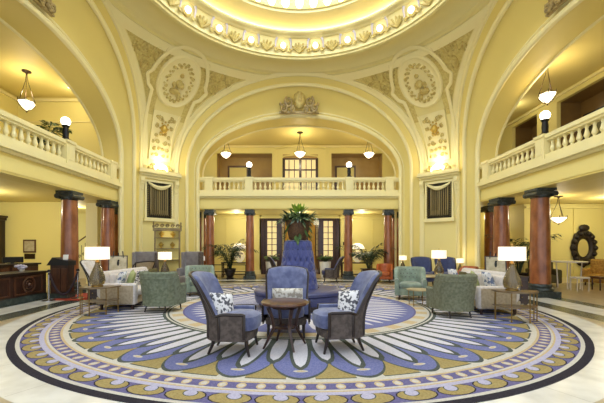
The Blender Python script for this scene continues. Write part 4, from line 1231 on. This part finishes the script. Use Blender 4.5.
# small brass table right
def drumtable(label, loc, r, h, mt, ml, sq=None, shelf=False):
    t = thing('coffee_table', label, 'table', loc)
    w = MB(); w.lathe([(r-.01, h-.03), (r, h-.025), (r, h-.005), (r-.01, h), (.001, h)], (0, 0, 0), 28, sq=sq); w.build('top', mt, t)
    for k in range(4):
        a = PI/4+k*PI/2; w = MB(); w.tube([(r*.92*math.cos(a), r*.92*math.sin(a), h-.03), (r*.85*math.cos(a), r*.85*math.sin(a), 0)], .011, 6); w.build('leg', ml, t)
    if shelf: w = MB(); w.lathe([(r*.8, h*.3), (r*.8, h*.3+.02)], (0, 0, 0), 28, sq=sq); w.build('shelf', mt, t)
    return t
drumtable('small brass and wood table in front of the seafoam tufted armchair on the right', (2.85, 8.2, .013), .27, .40, wood_pale, brass)
drumtable('square brass table with a drum lamp, in front of the navy wing chairs', (3.95, 10.35, .0), .44, .56, wood_pale, brass, 6, True)
lamp('cream drum lamp on the square brass table on the right', (4.22, 10.3, .56), .92)
drumtable('small square table with a drum lamp, beside the display cabinet on the left', (-4.1, 10.3, 0), .36, .56, wood_pale, brass, 6, True)
lamp('cream drum lamp on the small square table in front of the display cabinet', (-4.08, 10.3, .56), .86)
drumtable('little round table behind the left seafoam armchair', (-3.62, 12.5, 0), .28, .58, wood_d, brass)
l_ = lamp('little grey printed lamp behind the left seafoam armchair', (-3.62, 12.5, .58), .62)
for c in l_.children:
    if c.name.startswith('lamp_shade'): c.data = c.data.copy(); c.data.materials.clear(); c.data.materials.append(shade_dim)
drumtable('little round table behind the right seafoam armchair', (4.02, 13.2, 0), .3, .58, wood_d, brass)
lamp('little cream lamp behind the right seafoam armchair', (4.02, 13.2, .58), .62)
drumtable('little round table right of the navy wing chairs', (6.0, 12.7, 0), .26, .50, wood_d, brass)
lamp('little cream lamp right of the navy wing chairs', (6.0, 12.7, .50), .6, .95)
wing_chair('navy wing chair behind the right lamp table, left one of two', (4.5, 12.35, 0), math.radians(172), navy_v, navy_v, wood_blk, 'navy wing chairs', 1.06)
wing_chair('navy wing chair behind the right lamp table, right one of two', (5.36, 12.3, 0), math.radians(170), navy_v, navy_v, wood_blk, 'navy wing chairs', 1.06)
wing_chair('blue wing chair in profile beyond the settee, right of the entrance doors', (1.28, 13.8, 0), math.radians(85), blue_l, taupe, wood_blk, 'blue wing chairs beyond the settee', 1.05)
wing_chair('blue wing chair beyond the settee, mostly hidden on its left side', (-.72, 13.6, 0), math.radians(-85), blue_l, taupe, wood_blk, 'blue wing chairs beyond the settee', 1.05)
wing_chair('cream wing chair with dark frame behind the left lamp table', (-5.28, 9.2, 0), math.radians(-92), cream_f, cream_f, wood_blk, None, 1.06)
wing_chair('cream wing chair with dark frame beyond the left sofa, under the easel board', (-5.0, 10.45, 0), math.radians(60), cream_f, cream_p, wood_blk, None, 1.0)
tub_chair('small rust red chair beyond the right sofa', (5.05, 10.4, 0), math.radians(100), orange_l, wood_d, W=.28, top=.84, arm=.6, yb=-.28, yf=.25, seam=False, th=.09, seat=.42, name='leather_armchair', leanb=.1)
def settee(label, loc, rz, W=.8):
    t = thing('high_back_settee', label, 'settee', loc, rz)
    w = MB(); w.rbox(-W/2, W/2, -.3, -.18, .2, 1.28, .03); w.build('backrest', grey_v, t)
    for sx in (-1, 1): w = MB(); w.rbox(sx*W/2-.05, sx*W/2+.05, -.3, .3, .2, 1.26 if False else .72, .03); w.rbox(sx*W/2-.04, sx*W/2+.04, -.3, .0, .6, 1.26, .03); w.build('wing', taupe if sx*1 < 0 else grey_v, t)
    w = MB(); w.rbox(-W/2+.05, W/2-.05, -.2, .3, .2, .46, .05, puff=.02); w.build('seat_cushion', grey_v, t)
    for sx in (-1, 1):
        for y in (-.25, .25): w = MB(); w.cyl((sx*(W/2-.05), y), .022, 0, .21, 8); w.build('leg', wood_pale, t)
    return t
settee('tall grey velvet settee left of the display cabinet', (-5.2, 11.4, 0), math.radians(190), .72)
settee('tall grey velvet settee right of the display cabinet', (-3.72, 11.6, 0), math.radians(172), .62)

# ------------------------------------------------------------------ display cabinet
dc = thing('display_cabinet', 'tall gilt display cabinet with glass shelves and a scrolled crest, against the left pier', 'cabinet', (-4.95, 12.75, 0), math.radians(22))
w = MB(); w.box(-.46, .46, -.2, .2, 0, .5); w.build('base', antique, dc, smooth=False)
w = MB(); w.box(-.44, .44, .17, .2, .5, 2.05); w.build('back_panel', aisle, dc, smooth=False)
for sx in (-1, 1):
    for sy in (-1, 1): w = MB(); w.cbox((sx*.43, sy*.18, 1.27), (.05, .05, 1.56)); w.build('post', antique, dc, smooth=False)
for z in (.52, .95, 1.38, 1.78):
    w = MB(); w.box(-.43, .43, -.18, .18, z-.01, z+.01); w.build('shelf', antique, dc, smooth=False)
w = MB(); w.box(-.5, .5, -.24, .24, 2.04, 2.14)
for k in range(5): w.tube([(-.36+.18*k+.07*(1-q/12*.8)*math.cos(q*.8), -.2, 2.22+.07*(1-q/12*.8)*math.sin(q*.8)) for q in range(13)], .02, 5)
for x in (-.47, .47): w.lathe([(.03, 2.14), (.05, 2.2), (.02, 2.27), (.035, 2.31), (.001, 2.38)], (x, -.2, 0), 8)
w.build('crest', antique, dc)
light('POINT', (-4.86, 12.55, 1.98), 3, (1, .85, .5), .05)
rot22 = Matrix.Translation((-4.95, 12.75, 0)) @ Matrix.Rotation(math.radians(22), 4, 'Z')
o0 = None
for i, (x, z, pos) in enumerate(((-.2, 1.79, 'left on the top shelf'), (.2, 1.79, 'right on the top shelf'), (-.22, 1.39, 'left on the second shelf'), (.18, 1.39, 'right on the second shelf'), (.0, .96, 'in the middle of the third shelf'))):
    p = rot22 @ Vector((x, -.02, z)); lab = 'gilt urn ornament %s of the display cabinet' % pos
    if o0 is None:
        o0 = thing('ornament', lab, 'ornament', p, 0, 'gilt urns in the display cabinet')
        MB().lathe([(.05, 0), (.06, .01), (.025, .05), (.09, .11), (.1, .15), (.06, .18)], (0, 0, 0), 12).build('urn', orn_gold, o0)
        MB().lathe([(.065, .18), (.05, .2), (.015, .23), (.001, .25)], (0, 0, 0), 12).build('lid', orn_gold, o0)
    else: dup(o0, p, 0, lab)

# ------------------------------------------------------------------ easels with framed boards
def easel(label, loc, rz):
    t = thing('display_easel', label, 'easel', loc, rz)
    for x, y in ((-.24, 0), (.24, 0)): w = MB(); w.tube([(x, -.02, 0), (x*.5, .12, 1.3)], .016, 6); w.build('leg', wood_blk, t)
    w = MB(); w.tube([(0, .5, 0), (0, .14, 1.25)], .016, 6); w.build('leg', wood_blk, t)
    w = MB(); w.box(-.28, .28, -.06, .04, .68, .71); w.build('ledge', wood_blk, t, smooth=False)
    X = Matrix.Translation((0, -.02, .71)) @ Matrix.Rotation(math.radians(-18), 4, 'X')
    w = MB(); w.box(-.26, .26, -.015, .015, 0, .48, X); f = w.build('board_frame', wood_blk, t, smooth=False)
    w = MB(); w.box(-.23, .23, -.02, -.014, .03, .45, X); w.build('board', paper, f, smooth=False)
    w = MB(); w.ball((0, -.022, .24), .04, 8, .8, .1, 2.2, X); w.ball((.01, -.022, .32), .03, 8, 1, .1, 1, X); w.build('dark_figure', black_m, f)
    return t
easel('dark easel with a framed board showing a small dark figure, beyond the left sofa', (-5.45, 10.2, 0), math.radians(25))
easel('dark easel with a framed board showing a small dark figure, beyond the right sofa', (5.42, 9.4, 0), math.radians(-25))

lit_body = emit('glowing_glass_body', '#f2dfae', .55)
# ------------------------------------------------------------------ far consoles and lamps
for sx, nm, x in ((-1, 'left', -2.95), (1, 'right', 2.75)):
    t = thing('console_table', 'dark console table against the far wall behind the palm, %s of the doors' % nm, 'table', (x, 16.3, 0))
    w = MB(); w.box(-.75, .75, -.2, .2, .66, .72); w.build('top', wood_d, t, smooth=False)
    w = MB(); w.box(-.7, .7, -.17, .17, .12, .16); w.build('shelf', wood_d, t, smooth=False)
    for a in (-.7, .7):
        for b in (-.16, .16): w = MB(); w.cbox((a, b, .33), (.05, .05, .66)); w.build('leg', wood_d, t, smooth=False)
    t = thing('table_lamp', 'glowing white lamp with dome shade on the far console table %s of the doors' % nm, 'lamp', (x+(.1 if sx < 0 else .05), 16.3, .72))
    w = MB(); w.lathe([(.09, 0), (.1, .02), (.2, .12), (.27, .3), (.2, .46), (.06, .56), (.03, .62)], (0, 0, 0), 24); w.build('glass_body', lit_body, t)
    w = MB(); w.lathe([(.34, .64), (.33, .70), (.24, .84), (.1, .9), (.001, .91)], (0, 0, 0), 24); w.build('lamp_shade', shade_m, t)
    w = MB(); w.cyl((0, 0), .012, .6, .72, 8); w.build('stem', brass, t)
    light('POINT', (x, 16.2, 2.0), 10, (1, .84, .5), .1)
rl = thing('rail', 'low dark metal rail in front of the left far palm', 'rail', (-2.95, 14.95, 0))
for z in (.36, .66): w = MB(); w.tube([(-.98, 0, z), (.6, 0, z)], .018, 6); w.build('bar', black_m, rl)
for x in (-.98, -.2, .6): w = MB(); w.cyl((x, 0), .018, 0, .68, 8); w.build('post', black_m, rl)

# ------------------------------------------------------------------ reception desk
rd = thing('reception_desk', 'long dark mahogany reception desk with carved roundel, on the left', 'desk', (-7.2, 5.0, 0))
w = MB(); w.box(-.7, .03, 0, 4.65, 0, .14); w.build('plinth', marble_g, rd, smooth=False)
w = MB(); w.box(-.7, 0, 0, 4.65, .14, .70); w.build('body', wood_d, rd, smooth=False)
w = MB(); w.box(-.74, .06, 0, 4.7, .70, .76); w.build('counter', wood_blk, rd, smooth=False)
for k in range(4):
    y = .3+1.08*k; w = MB()
    w.box(-.0, .03, y, y+.96, .18, .22); w.box(0, .03, y, y+.96, .62, .66); w.box(0, .03, y, y+.05, .22, .62); w.box(0, .03, y+.91, y+.96, .22, .62)
    w.build('panel_moulding', wood_m, rd, smooth=False)
w = MB()
w.tube([(.03, 4.0+.19*math.cos(a), .43+.19*math.sin(a)) for a in [2*PI*i/24 for i in range(24)]], .03, 6, closed=True)
w.tube([(.03, 4.0+.11*math.cos(a), .43+.11*math.sin(a)) for a in [2*PI*i/20 for i in range(20)]], .02, 6, closed=True); w.ball((.03, 4.0, .43), .06, 10)
w.build('carved_roundel', wood_m, rd)
ub = thing('counter_cabinet', 'raised dark mahogany counter cabinet behind the reception desk', 'cabinet', (-8.15, 6.4, 0))
w = MB(); w.box(-.6, .0, 0, 4.2, 0, .89); w.build('body', wood_d, ub, smooth=False)
w = MB(); w.box(-.63, .06, -.02, 4.25, .89, .94); w.build('top', wood_blk, ub, smooth=False)
for k in range(4): w = MB(); w.box(0, .025, .1+k*1.03, 1.05+k*1.03, .66, .84); w.build('panel', wood_m, ub, smooth=False)
def monitor(label, loc, rz):
    t = thing('computer_monitor', label, 'monitor', loc, rz)
    w = MB(); w.box(-.25, .25, -.02, .02, .03, .2); w.build('screen', black_pl, t, smooth=False)
    w = MB(); w.box(-.04, .04, .02, .05, .0, .14); w.build('neck', black_pl, t, smooth=False)
    w = MB(); w.lathe([(.13, 0), (.13, .015)], (0, .03, 0), 14); w.build('base', black_pl, t)
monitor('black computer monitor on the raised reception counter', (-8.35, 9.9, .94), math.radians(60))
R5 = random.Random(11)
vs_ = thing('flower_vase', 'small vase of white flowers on the raised reception counter', 'flowers', (-8.42, 9.05, .94))
MB().lathe([(.05, 0), (.07, .05), (.05, .12), (.055, .14)], (0, 0, 0), 12).build('vase', potwhite, vs_)
w = MB()
for i in range(22): w.ball((R5.uniform(-.14, .14), R5.uniform(-.14, .14), .2+R5.uniform(-.05, .09)), .045, 7)
w.build('blooms', potwhite, vs_)
tr = thing('flower_vase', 'small low posy of pale flowers on the desk beside the host stand', 'flowers', (-7.6, 9.3, .76))
MB().lathe([(.05, 0), (.06, .05), (.05, .08)], (0, 0, 0), 12).build('vase', potwhite, tr)
w = MB()
for i in range(14): w.ball((R5.uniform(-.12, .12), R5.uniform(-.1, .1), .11+R5.uniform(-.03, .05)), .04, 7)
w.build('blooms', silverleaf, tr)
hs = thing('host_stand', 'dark mahogany host stand with a slanted top, in front of the left column', 'lectern', (-6.62, 9.5, 0))
w = MB(); w.box(-.3, .22, -.12, .2, 0, .14); w.build('plinth', marble_g, hs, smooth=False)
w = MB(); w.box(-.28, .2, -.1, .18, .14, .92); w.build('body', wood_d, hs, smooth=False)
w = MB(); w.box(-.24, .0, -.125, -.1, .2, .84); w.box(.03, .17, -.125, -.1, .2, .84); w.build('front_panel', wood_m, hs, smooth=False)
w = MB(); w.prism([(-.36, .92), (.24, .92), (.24, 1.04), (-.2, 1.14)], -.14, .2, 'y'); w.build('slanted_top', black_pl, hs, smooth=False)
cd = MB().box(-.07, .07, -.008, .008, 0, .14, Matrix.Rotation(-.15, 4, 'X')).build('card', paper_w, smooth=False); cd.location = (-6.5, 9.43, 1.075)
tag(cd, 'small white card standing on the host stand', 'card')
# key cabinet, notice
kc = thing('key_cabinet', 'dark pigeonhole key cabinet at the left edge behind the desk', 'cabinet', (-11.55, 12.7, 0))
w = MB(); w.box(-.9, .32, .1, .28, .6, 2.45); w.build('back', wood_blk, kc, smooth=False)
w = MB(); w.box(-.95, .38, -.05, .28, 2.45, 2.55); w.box(-1.0, .43, -.1, .28, 2.55, 2.62); w.build('cornice', wood_d, kc, smooth=False)
w = MB(); w.box(-.95, .36, -.05, .28, 0, .6); w.build('base', wood_d, kc, smooth=False)
for i in range(6): x = -.9+.244*i; w = MB(); w.box(x-.015, x+.015, -.02, .1, .6, 2.45); w.build('divider', wood_d, kc, smooth=False)
for k in range(8): z = .62+.26*k; w = MB(); w.box(-.9, .32, -.02, .1, z-.015, z+.015); w.build('shelf', wood_d, kc, smooth=False)
kt = None
for i in range(5):
    for k in range(7):
        lp = (-11.55-.78+.244*i, 12.74, .66+.26*k)
        if kt is None:
            kt = MB().prism([(-.05, 0), (.05, 0), (.035, .12), (0, .16), (-.035, .12)], -.01, .01, 'y').build('key_tag', key_m, smooth=False, loc=lp)
            tag(kt, 'pale key tag in a pigeonhole of the dark key cabinet', 'key', 'key tags in the pigeonhole cabinet')
        else: dup(kt, lp)
nf = MB().box(-.24, .24, -.03, 0, 0, .5).build('framed_notice', wood_m, smooth=False); nf.location = (-10.3, 13.0, 1.22)
tag(nf, 'framed notice on the yellow wall behind the reception desk', 'picture')
MB().box(-.19, .19, -.035, -.03, .06, .44).build('notice', paper, nf, smooth=False)
np_ = MB().box(-.2, .2, -.02, 0, 0, .2).build('wall_plaque', bronze, smooth=False); np_.location = (-10.3, 13.0, .98)
tag(np_, 'small dark plaque just below the framed notice', 'plaque')
# rope barrier and mat
pr = None
for (x, y, lab) in ((-6.66, 9.02, 'steel stanchion post nearer the reception desk, left end of the rope'), (-6.17, 9.45, 'steel stanchion post at the right end of the rope')):
    if pr is None:
        pr = thing('stanchion_post', lab, 'stanchion', (x, y, 0), 0, 'rope barrier posts')
        MB().lathe([(.16, 0), (.16, .015), (.05, .035), (.025, .05)], (0, 0, 0), 18).build('base', chrome, pr)
        MB().cyl((0, 0), .024, .04, .78, 12).build('post', chrome, pr)
        MB().lathe([(.04, .76), (.045, .79), (.03, .82), (.001, .83)], (0, 0, 0), 12).build('cap', black_m, pr)
    else: dup(pr, (x, y, 0), 0, lab)
w = MB(); w.tube([(lerp(-6.66, -6.17, q), lerp(9.02, 9.45, q), .74-.6*(1-(2*q-1)**2)) for q in [i/24 for i in range(25)]], .03, 8)
tag(w.build('barrier_rope', rope_m), 'drooping dark plum rope between the two steel stanchions', 'rope')
ml = MB().rbox(-6.72, -5.7, 9.05, 10.5, .0, .012, .005).build('floor_mat', redmat); tag(ml, 'red floor mat beside the host stand', 'mat')

# ------------------------------------------------------------------ right aisle
mr = thing('carved_mirror', 'oval mirror in a thick black carved frame on the right yellow wall', 'mirror', (11.33, 13.6, 1.40))
w = MB()
n = 96
def mfr(a, b):
    k = 1+.07*abs(math.cos(4*a))+.03*math.cos(16*a); ph = 2*PI*b/10
    rx, rz = lerp(.24, .49, .5+.5*math.cos(ph)), lerp(.36, .72, .5+.5*math.cos(ph))
    kk = k if math.cos(ph) > -.2 else 1
    return (rx*kk*math.sin(a), -.05-.07*math.sin(ph), rz*kk*math.cos(a))
w.grid(mfr, [2*PI*i/n for i in range(n)], list(range(10))+[10], True)
for k in range(16):
    a = 2*PI*k/16; w.ball((.42*math.sin(a), -.1, .61*math.cos(a)), .1, 8)
w.ball((0, -.08, .8), .14, 10, 1.6, .6, 1)
w.build('frame', carved, mr)
MB().lathe([(.001, 0), (.27, 0)], (0, 0, 0), 40, 1, 1.45, False, Matrix.Translation((0, -.03, 0)) @ Matrix.Rotation(PI/2, 4, 'X')).build('glass', mirror_m, mr)
def block_sofa(label, loc, rz, L, D, m, top=.9, name='sofa'):
    t = thing(name, label, 'sofa', loc, rz); h = L/2
    w = MB(); w.rbox(-h, h, -D/2, D/2, .12, .42, .05); w.build('seat', m, t)
    w = MB(); w.rbox(-h, h, -D/2, -D/2+.2, .3, top, .08); w.build('backrest', m, t)
    for sx in (-1, 1): w = MB(); w.rbox(sx*h-.08, sx*h+.08, -D/2, D/2, .12, .62, .06); w.build('arm', m, t)
    for sx in (-1, 1):
        for y in (-D/2+.08, D/2-.08): w = MB(); w.cyl((sx*(h-.06), y), .025, 0, .13, 8); w.build('leg', wood_d, t)
    return t
block_sofa('gold brocade sofa at the right edge, in front of the carved mirror', (11.4, 12.3, 0), math.radians(120), 1.6, .8, gold_f, .98)
block_sofa('olive armchair behind the large right column', (9.1, 12.7, 0), math.radians(160), .8, .8, olive_f, .95, 'armchair')
mt = thing('marble_table', 'pale marble topped table with slender legs in the right aisle', 'table', (9.35, 11.8, 0))
w = MB(); w.lathe([(.5, .9), (.52, .91), (.52, .94), (.5, .95), (.001, .95)], (0, 0, 0), 30); w.build('top', stone_p, mt)
for k in range(4): a = PI/4+k*PI/2; w = MB(); w.tube([(.35*math.cos(a), .35*math.sin(a), .9), (.3*math.cos(a), .3*math.sin(a), 0)], .02, 6); w.build('leg', stone_p, mt)
bn = thing('bench', 'long walnut bench in front of the gold sofa in the right aisle', 'bench', (10.3, 11.3, 0))
w = MB(); w.rbox(-.5, .5, -.2, .2, .38, .46, .03); w.build('seat', wood_m, bn)
for a in (-.44, .44):
    for b in (-.15, .15): w = MB(); w.cyl((a, b), .02, 0, .39, 8); w.build('leg', wood_d, bn)
st2 = thing('stool', 'small white metal stool below the marble table', 'stool', (9.15, 11.1, 0))
w = MB(); w.rbox(-.22, .22, -.16, .16, .40, .46, .02); w.build('seat', stone_p, st2)
for a in (-.19, .19):
    for b in (-.13, .13): w = MB(); w.cyl((a, b), .014, 0, .41, 8); w.build('leg', stone_p, st2)
# ------------------------------------------------------------------ camera, light, world
cam = bpy.data.cameras.new('camera'); co = bpy.data.objects.new('camera', cam); COL.objects.link(co)
co.location = (-.05, 0, 1.4); co.rotation_euler = (PI/2, 0, 0)
cam.sensor_width = 36; cam.lens = 340/604*36
cam.shift_x = (302-298)/604; cam.shift_y = (248-201.5)/604
cam.clip_start = .05; cam.clip_end = 100
sc.camera = co
wd = bpy.data.worlds.new('world'); sc.world = wd; wd.use_nodes = True
bg = wd.node_tree.nodes['Background']; bg.inputs[0].default_value = (.83, .91, 1, 1); bg.inputs[1].default_value = 1.7
# world light added as fill through the open near side; dome glass glows itself
sc.view_settings.view_transform = 'Standard'; sc.view_settings.look = 'None'; sc.view_settings.gamma = 1
sc.view_settings.use_curve_mapping = False; sc.view_settings.exposure = -0.02
